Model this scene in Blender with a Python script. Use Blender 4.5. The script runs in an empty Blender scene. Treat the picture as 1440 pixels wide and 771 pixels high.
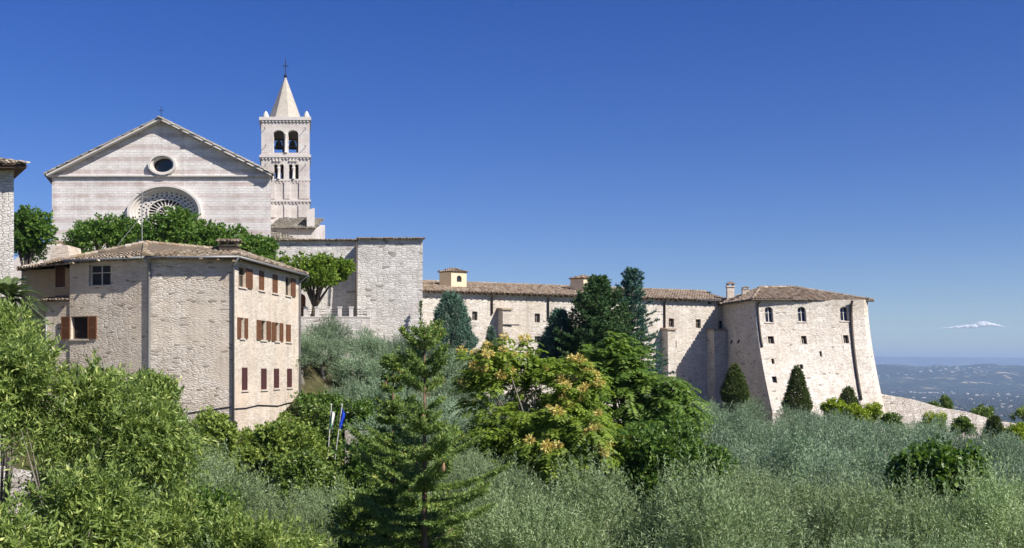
import bpy, math, random
import numpy as np
from mathutils import Vector, geometry
sc = bpy.context.scene
COL = sc.collection
R = math.radians
# ------------------------------------------------------------------ camera, sky, sun, exposure
F, HZ, CX = 1500.0, 520.0, 720.0
cam = bpy.data.cameras.new('camera'); camo = bpy.data.objects.new('camera', cam); COL.objects.link(camo)
cam.sensor_width = 36; cam.lens = 36 * F / 1440; cam.shift_y = (HZ - 385.5) / 1440
cam.clip_start = 0.2; cam.clip_end = 200000
camo.location = (0, 0, 0); camo.rotation_euler = (R(90), 0, 0)
sc.camera = camo
SUN = Vector((1.0, -0.74, 1.14)).normalized()
w = bpy.data.worlds.new('World'); sc.world = w; w.use_nodes = True
nt = w.node_tree
sky = nt.nodes.new('ShaderNodeTexSky'); sky.sky_type = 'NISHITA'; sky.sun_disc = False
sky.sun_elevation = math.asin(SUN.z); sky.sun_rotation = math.atan2(SUN.x, SUN.y)
sky.altitude = 3000; sky.air_density = 1.3; sky.dust_density = 1.5; sky.ozone_density = 4.0
bgn = nt.nodes['Background']; bgn.inputs['Strength'].default_value = 0.066
hs = nt.nodes.new('ShaderNodeHueSaturation'); hs.inputs['Saturation'].default_value = 1.36; hs.inputs['Hue'].default_value = .525   # polarised, deep blue summer sky
nt.links.new(sky.outputs[0], hs.inputs['Color']); nt.links.new(hs.outputs[0], bgn.inputs['Color'])
sl = bpy.data.lights.new('sun', 'SUN'); slo = bpy.data.objects.new('sun', sl); COL.objects.link(slo)
sl.energy = 4.9; sl.angle = R(0.5); sl.color = (1.0, 0.945, 0.86)
slo.rotation_euler = SUN.to_track_quat('Z', 'Y').to_euler(); slo.location = (60, -40, 70)
sc.view_settings.view_transform = 'Standard'; sc.view_settings.look = 'None'
sc.view_settings.exposure = 0.66; sc.view_settings.gamma = 1
sc.cycles.use_denoising = True
sc.cycles.transparent_max_bounces = 48; sc.cycles.max_bounces = 6; sc.cycles.diffuse_bounces = 3; sc.cycles.transmission_bounces = 3
sc.cycles.glossy_bounces = 2; sc.cycles.volume_bounces = 0

# ------------------------------------------------------------------ helpers
def at(px, py, Y): return Vector(((px - CX) / F * Y, Y, (HZ - py) / F * Y))
def tag(o, label=None, cat=None, group=None, kind=None):
    if label: o['label'] = label
    if cat: o['category'] = cat
    if group: o['group'] = group
    if kind: o['kind'] = kind
    return o
def thing(name, label, cat, loc, group=None):
    o = bpy.data.objects.new(name, None); COL.objects.link(o); o.location = loc
    o.empty_display_size = 0.3
    return tag(o, label, cat, group)
ORG = {}
def origin(parent):
    p = parent
    while p.parent: p = p.parent
    return Vector(p.location)
def link(name, me, mat, parent=None):
    o = bpy.data.objects.new(name, me); COL.objects.link(o)
    if mat: me.materials.append(mat)
    if parent: o.parent = parent
    return o
class MB:
    def __init__(s): s.v = []; s.f = []; s.t = []
    def poly(s, pts, tint=0.5):
        n = len(s.v); s.v.extend([tuple(p) for p in pts]); s.f.append(tuple(range(n, n + len(pts)))); s.t.append(tint)
    def mesh(s, vs, fs, tint=0.5):
        n = len(s.v); s.v.extend([tuple(p) for p in vs])
        for f in fs: s.f.append(tuple(i + n for i in f)); s.t.append(tint)
    def hexa(s, p, tint=0.5):   # 8 points: bottom loop 0-3, top loop 4-7
        s.mesh(p, [(3, 2, 1, 0), (4, 5, 6, 7), (0, 1, 5, 4), (1, 2, 6, 5), (2, 3, 7, 6), (3, 0, 4, 7)], tint)
    def box(s, c, sz, rz=0, tint=0.5):
        c = Vector(c); hx, hy, hz = sz[0] / 2, sz[1] / 2, sz[2] / 2; cs, sn = math.cos(rz), math.sin(rz)
        q = [(-hx, -hy), (hx, -hy), (hx, hy), (-hx, hy)]
        s.hexa([c + Vector((a * cs - b * sn, a * sn + b * cs, z)) for z in (-hz, hz) for a, b in q], tint)
    def tube(s, pts, rad, n=7, tint=0.5, cap=True):
        pts = [Vector(p) for p in pts]
        if not hasattr(rad, '__len__'): rad = [rad] * len(pts)
        base = len(s.v); prev = None
        for i, p in enumerate(pts):
            d = (pts[min(i + 1, len(pts) - 1)] - pts[max(i - 1, 0)]).normalized()
            if prev is None:
                a = d.cross(Vector((0, 0, 1)) if abs(d.z) < .9 else Vector((1, 0, 0))).normalized()
            else:
                a = (prev - d * prev.dot(d)).normalized()
            prev = a; b = d.cross(a)
            for k in range(n):
                g = 2 * math.pi * k / n
                s.v.append(tuple(p + (a * math.cos(g) + b * math.sin(g)) * rad[i]))
        for i in range(len(pts) - 1):
            for k in range(n):
                k2 = (k + 1) % n
                s.f.append((base + i * n + k, base + i * n + k2, base + (i + 1) * n + k2, base + (i + 1) * n + k)); s.t.append(tint)
        if cap:
            s.f.append(tuple(base + k for k in range(n))[::-1]); s.t.append(tint)
            s.f.append(tuple(base + (len(pts) - 1) * n + k for k in range(n))); s.t.append(tint)
    def lathe(s, c, prof, n=12, sx=1, sy=1, tint=0.5):
        c = Vector(c); base = len(s.v)
        for r, z in prof:
            for k in range(n):
                g = 2 * math.pi * (k + .5) / n; s.v.append((c.x + r * sx * math.cos(g), c.y + r * sy * math.sin(g), c.z + z))
        for i in range(len(prof) - 1):
            for k in range(n):
                k2 = (k + 1) % n
                s.f.append((base + i * n + k, base + i * n + k2, base + (i + 1) * n + k2, base + (i + 1) * n + k)); s.t.append(tint)
        s.f.append(tuple(base + (len(prof) - 1) * n + k for k in range(n))); s.t.append(tint)
    def build(s, name, mat, parent=None, smooth=False, org=None):
        o0 = origin(parent) if parent else (Vector(org) if org is not None else Vector((0, 0, 0)))
        v = np.array(s.v, dtype=np.float64) - np.array(o0)
        me = bpy.data.meshes.new(name); me.from_pydata([tuple(x) for x in v], [], s.f); me.update()
        nl = len(me.loops); uv = np.zeros((nl, 2), dtype=np.float32)
        gv = np.array(s.v)
        for p in me.polygons:
            n = p.normal
            h = math.hypot(n.x, n.y)
            if h < 0.05: u = Vector((1, 0, 0)); vv = Vector((0, 1, 0))
            else:
                u = Vector((-n.y / h, n.x / h, 0)); vv = n.cross(u)
                if vv.z < 0: vv = -vv
                if abs(n.z) < 0.8: vv = Vector((0, 0, 1))
            for li in p.loop_indices:
                q = gv[me.loops[li].vertex_index]
                uv[li] = (q[0] * u.x + q[1] * u.y + q[2] * u.z, q[0] * vv.x + q[1] * vv.y + q[2] * vv.z)
        ul = me.uv_layers.new(name='UVMap'); ul.data.foreach_set('uv', uv.ravel())
        a = me.attributes.new('tint', 'FLOAT', 'FACE'); a.data.foreach_set('value', np.array(s.t, dtype=np.float32))
        if smooth: me.polygons.foreach_set('use_smooth', [True] * len(me.polygons))
        o = link(name, me, mat, parent)
        if not parent: o.location = o0
        return o
def children(o): return list(o.children)
def dup(o, parent=None, loc=None, rz=None, sc_=None):
    kids = children(o)
    c = o.copy(); COL.objects.link(c); c.parent = parent
    if loc is not None: c.location = loc
    if rz is not None: c.rotation_euler = (0, 0, rz)
    if sc_ is not None: c.scale = sc_
    for k in kids: dup(k, c)
    return c

# ------------------------------------------------------------------ materials
def mat_new(name):
    m = bpy.data.materials.new(name); m.use_nodes = True
    nt = m.node_tree; return m, nt, nt.nodes['Principled BSDF']
def N(nt, typ, **kw):
    n = nt.nodes.new(typ)
    for k, v in kw.items():
        if k.startswith('i_'): n.inputs[int(k[2:])].default_value = v
        else: setattr(n, k, v)
    return n
def ramp(nt, stops, interp='LINEAR'):
    r = nt.nodes.new('ShaderNodeValToRGB'); r.color_ramp.interpolation = interp
    el = r.color_ramp.elements
    while len(el) < len(stops): el.new(0.5)
    for e, (p, c) in zip(el, stops):
        e.position = p; e.color = (*c, 1) if len(c) == 3 else c
    return r
def mixc(nt, fac, a, b, blend='MIX'):
    m = nt.nodes.new('ShaderNodeMix'); m.data_type = 'RGBA'; m.blend_type = blend
    for sock, val in ((m.inputs[0], fac), (m.inputs[6], a), (m.inputs[7], b)):
        if isinstance(val, (int, float)): sock.default_value = val
        elif isinstance(val, tuple): sock.default_value = (*val, 1)
        else: nt.links.new(val, sock)
    return m.outputs[2]
def math_n(nt, op, a, b=None, clamp=False):
    m = nt.nodes.new('ShaderNodeMath'); m.operation = op; m.use_clamp = clamp
    for i, val in enumerate((a, b)):
        if val is None: continue
        if isinstance(val, (int, float)): m.inputs[i].default_value = val
        else: nt.links.new(val, m.inputs[i])
    return m.outputs[0]
def noise(nt, vec, scale, detail=4, rough=0.55, dim='3D'):
    n = nt.nodes.new('ShaderNodeTexNoise'); n.inputs['Scale'].default_value = scale; n.inputs['Detail'].default_value = detail
    n.inputs['Roughness'].default_value = rough
    if vec: nt.links.new(vec, n.inputs['Vector'])
    return n
def maprange(nt, v, a, b, c=0.0, d=1.0):
    m = nt.nodes.new('ShaderNodeMapRange'); nt.links.new(v, m.inputs[0])
    for i, x in enumerate((a, b, c, d)): m.inputs[i + 1].default_value = x
    return m.outputs[0]
def stone(name, cols, mortar, bw=0.5, bh=0.22, kind='rubble', stain=(0.3, 0.22, 0.14), stain_amt=0.35, bump=0.6, band=None,
          plaster=None, holes=0.0, mort_w=0.07, dist=0.35):
    m, nt, bs = mat_new(name)
    tc = nt.nodes.new('ShaderNodeTexCoord'); uv = tc.outputs['UV']; ob = tc.outputs['Object']
    mp = nt.nodes.new('ShaderNodeMapping'); nt.links.new(uv, mp.inputs[0]); mp.inputs['Scale'].default_value = (1 / bw, 1 / bh, 1)
    dn = noise(nt, uv, 1.4, 3)
    vm = nt.nodes.new('ShaderNodeVectorMath'); vm.operation = 'MULTIPLY_ADD'
    nt.links.new(dn.outputs['Color'], vm.inputs[0]); vm.inputs[1].default_value = (dist * 2, dist * 2, 0); nt.links.new(mp.outputs[0], vm.inputs[2])
    stops = [(i / max(1, len(cols) - 1), c) for i, c in enumerate(cols)]
    if kind == 'rubble':
        v1 = nt.nodes.new('ShaderNodeTexVoronoi'); v1.voronoi_dimensions = '2D'; v1.inputs['Scale'].default_value = 1; v1.inputs['Randomness'].default_value = .85
        v2 = nt.nodes.new('ShaderNodeTexVoronoi'); v2.voronoi_dimensions = '2D'; v2.feature = 'DISTANCE_TO_EDGE'; v2.inputs['Scale'].default_value = 1; v2.inputs['Randomness'].default_value = .85
        nt.links.new(vm.outputs[0], v1.inputs['Vector']); nt.links.new(vm.outputs[0], v2.inputs['Vector'])
        sep = nt.nodes.new('ShaderNodeSeparateColor'); nt.links.new(v1.outputs['Color'], sep.inputs[0])
        rnd = sep.outputs[0]; mask = maprange(nt, v2.outputs['Distance'], 0.0, mort_w, 0, 1); rnd2 = sep.outputs[1]
    else:
        br = nt.nodes.new('ShaderNodeTexBrick'); nt.links.new(vm.outputs[0], br.inputs['Vector'])
        br.inputs['Color1'].default_value = (0, 0, 0, 1); br.inputs['Color2'].default_value = (1, 1, 1, 1); br.inputs['Mortar'].default_value = (.5, .5, .5, 1)
        br.inputs['Scale'].default_value = 1; br.inputs['Mortar Size'].default_value = mort_w * .6; br.inputs['Brick Width'].default_value = 1; br.inputs['Row Height'].default_value = 1
        br.inputs['Mortar Smooth'].default_value = .3
        sep = nt.nodes.new('ShaderNodeSeparateColor'); nt.links.new(br.outputs['Color'], sep.inputs[0]); rnd = sep.outputs[0]; rnd2 = rnd
        mask = math_n(nt, 'SUBTRACT', 1.0, br.outputs['Fac'])
    rp = ramp(nt, stops); nt.links.new(rnd, rp.inputs[0]); col = rp.outputs[0]
    if band:
        per, bcol, amt, off = band
        sx = nt.nodes.new('ShaderNodeSeparateXYZ'); nt.links.new(uv, sx.inputs[0])
        wob = noise(nt, uv, 0.35, 3)
        y = math_n(nt, 'ADD', math_n(nt, 'DIVIDE', sx.outputs[1], per), off)
        y = math_n(nt, 'ADD', y, math_n(nt, 'MULTIPLY', wob.outputs['Fac'], 0.12))
        fr = math_n(nt, 'FRACT', y)
        bm_ = maprange(nt, math_n(nt, 'ABSOLUTE', math_n(nt, 'SUBTRACT', fr, 0.5)), 0.12, 0.26, amt, 0)
        ir = noise(nt, uv, 1.1, 4)
        bm_ = math_n(nt, 'MULTIPLY', bm_, maprange(nt, ir.outputs['Fac'], 0.36, 0.58, 0.25, 1.0))
        col = mixc(nt, bm_, col, bcol)
    col = mixc(nt, mask, mortar, col)
    if plaster:
        pc, lo, hi, sca = plaster
        pn = noise(nt, uv, sca, 5, .6)
        pm = maprange(nt, pn.outputs['Fac'], lo, hi)
        col = mixc(nt, pm, col, pc)
    else: pm = None
    big = noise(nt, ob, 0.22, 5, .62)
    col = mixc(nt, maprange(nt, big.outputs['Fac'], .45, .75, 0, stain_amt), col, stain)
    ms = nt.nodes.new('ShaderNodeMapping'); nt.links.new(uv, ms.inputs[0]); ms.inputs['Scale'].default_value = (.9, .07, 1)
    st_ = noise(nt, ms.outputs[0], 1.3, 6, .7); col = mixc(nt, maprange(nt, st_.outputs['Fac'], .48, .72, 0, .5), col, mixc(nt, 1.0, col, (.66, .62, .58), 'MULTIPLY'))
    pt_ = noise(nt, uv, .45, 6, .7); col = mixc(nt, 1.0, col, mixc(nt, maprange(nt, pt_.outputs['Fac'], .3, .7), (.84, .83, .82), (1.1, 1.1, 1.1)), 'MULTIPLY')
    fine = noise(nt, uv, 9, 4, .7)
    col = mixc(nt, 1.0, col, mixc(nt, fine.outputs['Fac'], (.78, .78, .78), (1.18, 1.18, 1.18)), 'MULTIPLY')
    if holes:
        hv = nt.nodes.new('ShaderNodeMath'); hv.operation = 'GREATER_THAN'; nt.links.new(rnd2, hv.inputs[0]); hv.inputs[1].default_value = 1 - holes
        col = mixc(nt, math_n(nt, 'MULTIPLY', hv.outputs[0], .55), col, (.09, .075, .06))
    nt.links.new(col, bs.inputs['Base Color']); bs.inputs['Roughness'].default_value = .92; bs.inputs['Specular IOR Level'].default_value = .15
    h = math_n(nt, 'ADD', math_n(nt, 'MULTIPLY', mask, .7), math_n(nt, 'MULTIPLY', fine.outputs['Fac'], .6))
    h = math_n(nt, 'ADD', h, math_n(nt, 'MULTIPLY', rnd2, .55))
    if pm is not None: h = math_n(nt, 'MULTIPLY', h, math_n(nt, 'SUBTRACT', 1.0, math_n(nt, 'MULTIPLY', pm, .75)))
    bp = nt.nodes.new('ShaderNodeBump'); bp.inputs['Strength'].default_value = bump; bp.inputs['Distance'].default_value = .07
    nt.links.new(h, bp.inputs['Height']); nt.links.new(bp.outputs[0], bs.inputs['Normal'])
    return m
def plain(name, col, rough=.7, var=.15, scale=3, metal=0, spec=.3, bump=0):
    m, nt, bs = mat_new(name)
    tc = nt.nodes.new('ShaderNodeTexCoord'); n = noise(nt, tc.outputs['Object'], scale, 5, .65)
    c = mixc(nt, n.outputs['Fac'], tuple(x * (1 - var * 1.6) for x in col), tuple(min(1, x * (1 + var * 1.6)) for x in col))
    nt.links.new(c, bs.inputs['Base Color']); bs.inputs['Roughness'].default_value = rough; bs.inputs['Metallic'].default_value = metal
    bs.inputs['Specular IOR Level'].default_value = spec
    if bump:
        bp = nt.nodes.new('ShaderNodeBump'); bp.inputs['Strength'].default_value = bump; bp.inputs['Distance'].default_value = .03
        nt.links.new(n.outputs['Fac'], bp.inputs['Height']); nt.links.new(bp.outputs[0], bs.inputs['Normal'])
    return m
def tinted(name, stops, rough=.9, patch=None):
    m, nt, bs = mat_new(name)
    a = nt.nodes.new('ShaderNodeAttribute'); a.attribute_name = 'tint'
    rp = ramp(nt, stops); nt.links.new(a.outputs['Fac'], rp.inputs[0]); col = rp.outputs[0]
    tc = nt.nodes.new('ShaderNodeTexCoord')
    if patch:
        n = noise(nt, tc.outputs['Object'], patch[1], 5, .65)
        col = mixc(nt, maprange(nt, n.outputs['Fac'], .5, .68, 0, patch[2]), col, patch[0])
    n2 = noise(nt, tc.outputs['Object'], 6, 4, .7)
    col = mixc(nt, 1.0, col, mixc(nt, n2.outputs['Fac'], (.72, .72, .72), (1.25, 1.25, 1.25)), 'MULTIPLY')
    nt.links.new(col, bs.inputs['Base Color']); bs.inputs['Roughness'].default_value = rough; bs.inputs['Specular IOR Level'].default_value = .15
    return m
def leafm(name, stops, transl=.35, rough=.5, spec=.35, tcol=None, gain=1.45, vary=0.0):
    m, nt, bs = mat_new(name)
    a = nt.nodes.new('ShaderNodeAttribute'); a.attribute_name = 'tint'
    rp = ramp(nt, [(p, tuple(min(.8, x * gain) for x in c)) for p, c in stops]); nt.links.new(a.outputs['Fac'], rp.inputs[0])
    lc = rp.outputs[0]
    if vary:
        oi = nt.nodes.new('ShaderNodeObjectInfo'); k_ = maprange(nt, oi.outputs['Random'], 0, 1, 1 - vary, 1 + vary); cb_ = nt.nodes.new('ShaderNodeCombineColor')
        for q_ in range(3): nt.links.new(k_, cb_.inputs[q_])
        lc = mixc(nt, 1.0, lc, cb_.outputs[0], 'MULTIPLY')
    nt.links.new(lc, bs.inputs['Base Color']); bs.inputs['Roughness'].default_value = rough; bs.inputs['Specular IOR Level'].default_value = spec
    tr = nt.nodes.new('ShaderNodeBsdfTranslucent')
    tm = mixc(nt, 1.0, lc, tcol or (1.15, 1.2, .6), 'MULTIPLY'); nt.links.new(tm, tr.inputs[0])
    mx = nt.nodes.new('ShaderNodeMixShader'); mx.inputs[0].default_value = transl
    nt.links.new(bs.outputs[0], mx.inputs[1]); nt.links.new(tr.outputs[0], mx.inputs[2])
    nt.links.new(mx.outputs[0], nt.nodes['Material Output'].inputs[0])
    return m

M = {}
M['house'] = stone('house_rubble_stone', [(.47, .41, .335), (.62, .56, .48), (.74, .69, .62), (.56, .50, .425)], (.62, .56, .48), .40, .11, 'rubble',
                   stain=(.46, .33, .22), stain_amt=.4, bump=.6, plaster=((.63, .555, .46), .44, .58, .2), mort_w=.2, dist=.9, holes=.03)
M['houseside'] = stone('house_pale_stone', [(.56, .48, .385), (.68, .6, .5), (.76, .69, .6)], (.68, .6, .5), .34, .12, 'rubble',
                   stain=(.60, .44, .31), stain_amt=.4, bump=.7, plaster=((.68, .575, .46), .5, .66, .3), mort_w=.1)
M['annex'] = plain('ochre_plaster', (.6, .45, .28), .9, .18, 1.2, bump=.3)
M['facade'] = stone('white_pink_ashlar', [(.67, .635, .61), (.77, .735, .705), (.73, .70, .675), (.79, .76, .73)], (.67, .635, .61), .62, .26, 'ashlar', stain=(.5, .46, .44), stain_amt=.3, bump=.8,
                   band=(1.22, (.565, .475, .445), 1.0, .15), mort_w=.06, dist=.2)
M['pale'] = stone('pale_limestone', [(.60, .56, .52), (.70, .66, .62), (.64, .6, .56)], (.52, .48, .45), .5, .26, 'ashlar', stain=(.5, .42, .35), stain_amt=.3, bump=.45, mort_w=.06, dist=.1,
                   band=(1.6, (.58, .5, .46), .5, .3))
M['flank'] = stone('grey_white_rubble', [(.52, .49, .45), (.66, .63, .59), (.74, .71, .67), (.58, .55, .51)], (.58, .55, .51), .5, .2, 'rubble', stain=(.5, .46, .42), stain_amt=.35, bump=.5, holes=.015, mort_w=.14)
M['block'] = stone('block_rubble', [(.5, .475, .44), (.62, .595, .56), (.7, .675, .64)], (.55, .525, .49), .55, .2, 'rubble', stain=(.5, .46, .42), stain_amt=.35, bump=.65, holes=.035, dist=.5, mort_w=.14)
M['conv'] = stone('convent_stone', [(.54, .485, .415), (.66, .61, .535), (.74, .69, .625), (.61, .555, .485)], (.6, .55, .48), .46, .15, 'rubble', stain=(.5, .4, .29), stain_amt=.45, bump=.7, holes=.012, mort_w=.14, dist=.5)
M['rwall'] = stone('scarp_stone', [(.5, .44, .375), (.63, .57, .505), (.72, .67, .61)], (.56, .5, .43), .5, .2, 'rubble', stain=(.45, .37, .28), stain_amt=.4, bump=1.0, holes=.02)
M['wrubble'] = stone('white_rubble', [(.66, .62, .57), (.78, .74, .69), (.84, .81, .77)], (.7, .66, .6), .36, .14, 'rubble', stain=(.5, .44, .36), stain_amt=.3, bump=.9, mort_w=.12, dist=.6)
M['gwall'] = stone('garden_wall_stone', [(.36, .32, .28), (.55, .5, .45), (.66, .62, .56)], (.4, .35, .3), .3, .13, 'rubble', stain=(.25, .22, .15), stain_amt=.5, bump=1.0)
M['darkbrick'] = plain('dark_brick', (.07, .055, .045), .95, .3, 5, bump=.5)  # near-black brick for the whole body of the house chimney
M['trim'] = plain('carved_stone', (.60, .56, .52), .85, .14, 2.5, bump=.3)
M['spire'] = plain('spire_stone', (.42, .385, .33), .9, .22, 2.4, bump=.3)
M['cream'] = plain('cream_plaster', (.68, .56, .38), .9, .1, 2)
M['brick'] = stone('brown_brick', [(.26, .17, .11), (.34, .24, .16), (.3, .21, .15)], (.33, .27, .2), .26, .08, 'ashlar', stain=(.2, .15, .1), stain_amt=.3, bump=.5)
M['tile'] = tinted('old_clay_tiles', [(0, (.17, .13, .10)), (.35, (.29, .225, .17)), (.7, (.37, .295, .225)), (1, (.44, .37, .30))], patch=((.34, .235, .12), 1.2, .35))
M['tile_house'] = tinted('lichened_clay_tiles', [(0, (.11, .09, .07)), (.35, (.21, .165, .12)), (.7, (.33, .27, .205)), (1, (.48, .42, .34))], patch=((.36, .23, .09), .6, .4))
M['tile_grey'] = tinted('grey_tiles', [(0, (.17, .155, .13)), (.5, (.28, .255, .215)), (1, (.38, .35, .30))])
M['shutter'] = plain('brown_shutter_wood', (.16, .07, .032), .6, .2, 4)
M['maroon'] = plain('maroon_shutter_wood', (.085, .034, .032), .6, .2, 4)
M['frame'] = plain('window_frame_wood', (.2, .15, .11), .6, .15, 5)
M['wframe'] = plain('white_window_frame', (.55, .53, .5), .6, .1, 5)
M['stoneframe'] = plain('window_stone_surround', (.56, .49, .41), .9, .12, 5)
M['dark'] = plain('dark_interior', (.012, .011, .011), .9, .1, 3)
gl, gnt, gb = mat_new('window_glass'); gb.inputs['Base Color'].default_value = (.02, .024, .028, 1); gb.inputs['Roughness'].default_value = .12; gb.inputs['Specular IOR Level'].default_value = .6; M['glass'] = gl
M['pipe'] = plain('grey_drainpipe', (.26, .26, .26), .5, .1, 5, metal=.4)
M['cpipe'] = plain('dark_copper_pipe', (.07, .055, .045), .6, .15, 5, metal=.2)
M['iron'] = plain('wrought_iron', (.03, .03, .035), .6, .1, 8, metal=.5)
M['bronze'] = plain('bell_bronze', (.06, .055, .04), .5, .2, 8, metal=.6)
M['door'] = plain('brown_door_wood', (.2, .085, .03), .7, .2, 3)
M['bark'] = plain('bark', (.12, .095, .07), .95, .35, 5, bump=.8)
M['barkgrey'] = plain('olive_bark', (.17, .15, .125), .95, .35, 6, bump=.8)
M['barkred'] = plain('spruce_bark', (.13, .085, .06), .95, .35, 6, bump=.8)
M['wood'] = plain('roof_beam_wood', (.12, .08, .05), .85, .2, 4)
# ------------------------------------------------------------------ walls in their own (s, z, t) frame
def inpoly(p, poly):
    x, y = p; c = False; j = len(poly) - 1
    for i in range(len(poly)):
        xi, yi = poly[i]; xj, yj = poly[j]
        if (yi > y) != (yj > y) and x < (xj - xi) * (y - yi) / (yj - yi) + xi: c = not c
        j = i
    return c
class Wall:
    """vertical wall from A to B, left to right as seen from outside; t runs inward; flare(s, z) pushes the face outward"""
    def __init__(s, A, B, flare=None):
        s.A = Vector((A[0], A[1])); s.B = Vector((B[0], B[1])); s.L = (s.B - s.A).length
        s.d = (s.B - s.A) / s.L; s.n = Vector((-s.d.y, s.d.x)); s.flare = flare
    def pt(s, a, z, t=0):
        f = s.flare(a, z) if s.flare else 0
        q = s.A + s.d * a + s.n * (t - f); return Vector((q.x, q.y, z))
    def inv(s, px, py):
        r = Vector(((px - CX) / F, 1)); off = 0; a = z = 0
        for _ in range(12 if s.flare else 1):
            A = s.A - s.n * off; det = s.d.x * (-r.y) + r.x * s.d.y
            a = (-A.x * (-r.y) + (-r.x) * A.y * 1) / det if False else ((-A.x) * (-r.y) - (-r.x) * (-A.y)) / (s.d.x * (-r.y) - (-r.x) * s.d.y)
            Y = (A + s.d * a).y; z = (HZ - py) / F * Y
            if s.flare: off = s.flare(a, z)
        return a, z
    def rect(s, x0, x1, y0, y1):
        xm, ym = (x0 + x1) / 2, (y0 + y1) / 2
        return s.inv(x0, ym)[0], s.inv(x1, ym)[0], s.inv(xm, y1)[1], s.inv(xm, y0)[1]
    def box(s, mb, s0, s1, z0, z1, t0, t1, tint=.5):
        mb.hexa([s.pt(s0, z0, t0), s.pt(s1, z0, t0), s.pt(s1, z0, t1), s.pt(s0, z0, t1), s.pt(s0, z1, t0), s.pt(s1, z1, t0), s.pt(s1, z1, t1), s.pt(s0, z1, t1)], tint)
    def face(s, mb, outline, holes=(), reveal=.25, grid=None, t=0):
        loops = [outline] + list(holes); pts = []; edges = []
        for lp in loops:
            n = len(pts); pts += [Vector(p) for p in lp]; edges += [(n + i, n + (i + 1) % len(lp)) for i in range(len(lp))]
        if grid:
            xs = [p[0] for p in outline]; zs = [p[1] for p in outline]
            for i in range(1, int((max(xs) - min(xs)) / grid)):
                for j in range(1, int((max(zs) - min(zs)) / grid)):
                    q = (min(xs) + i * grid, min(zs) + j * grid)
                    if inpoly(q, outline): pts.append(Vector(q))
        vo, _, fo, *_ = geometry.delaunay_2d_cdt(pts, edges, [], 0, 1e-5)
        keep = []
        for f in fo:
            c = sum((vo[i] for i in f), Vector((0, 0))) / len(f)
            if inpoly(c, outline) and not any(inpoly(c, h) for h in holes): keep.append(f)
        mb.mesh([s.pt(v.x, v.y, t) for v in vo], keep)
        for h in holes:
            for i in range(len(h)):
                a, b = h[i], h[(i + 1) % len(h)]
                mb.poly([s.pt(*a, t), s.pt(*b, t), s.pt(*b, t + reveal), s.pt(*a, t + reveal)])
def rect_hole(a0, a1, z0, z1): return [(a0, z0), (a1, z0), (a1, z1), (a0, z1)]
def arch_hole(a0, a1, z0, z1, n=8, flat=1.0):
    m = (a0 + a1) / 2; r = (a1 - a0) / 2; zs = z1 - r * flat
    return [(a0, z0), (a1, z0)] + [(m + r * math.cos(math.pi * k / n), zs + r * flat * math.sin(math.pi * k / n)) for k in range(n + 1)]
def ell(cx, cz, rx, rz, n=40): return [(cx + rx * math.cos(2 * math.pi * k / n), cz + rz * math.sin(2 * math.pi * k / n)) for k in range(n)]
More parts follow.
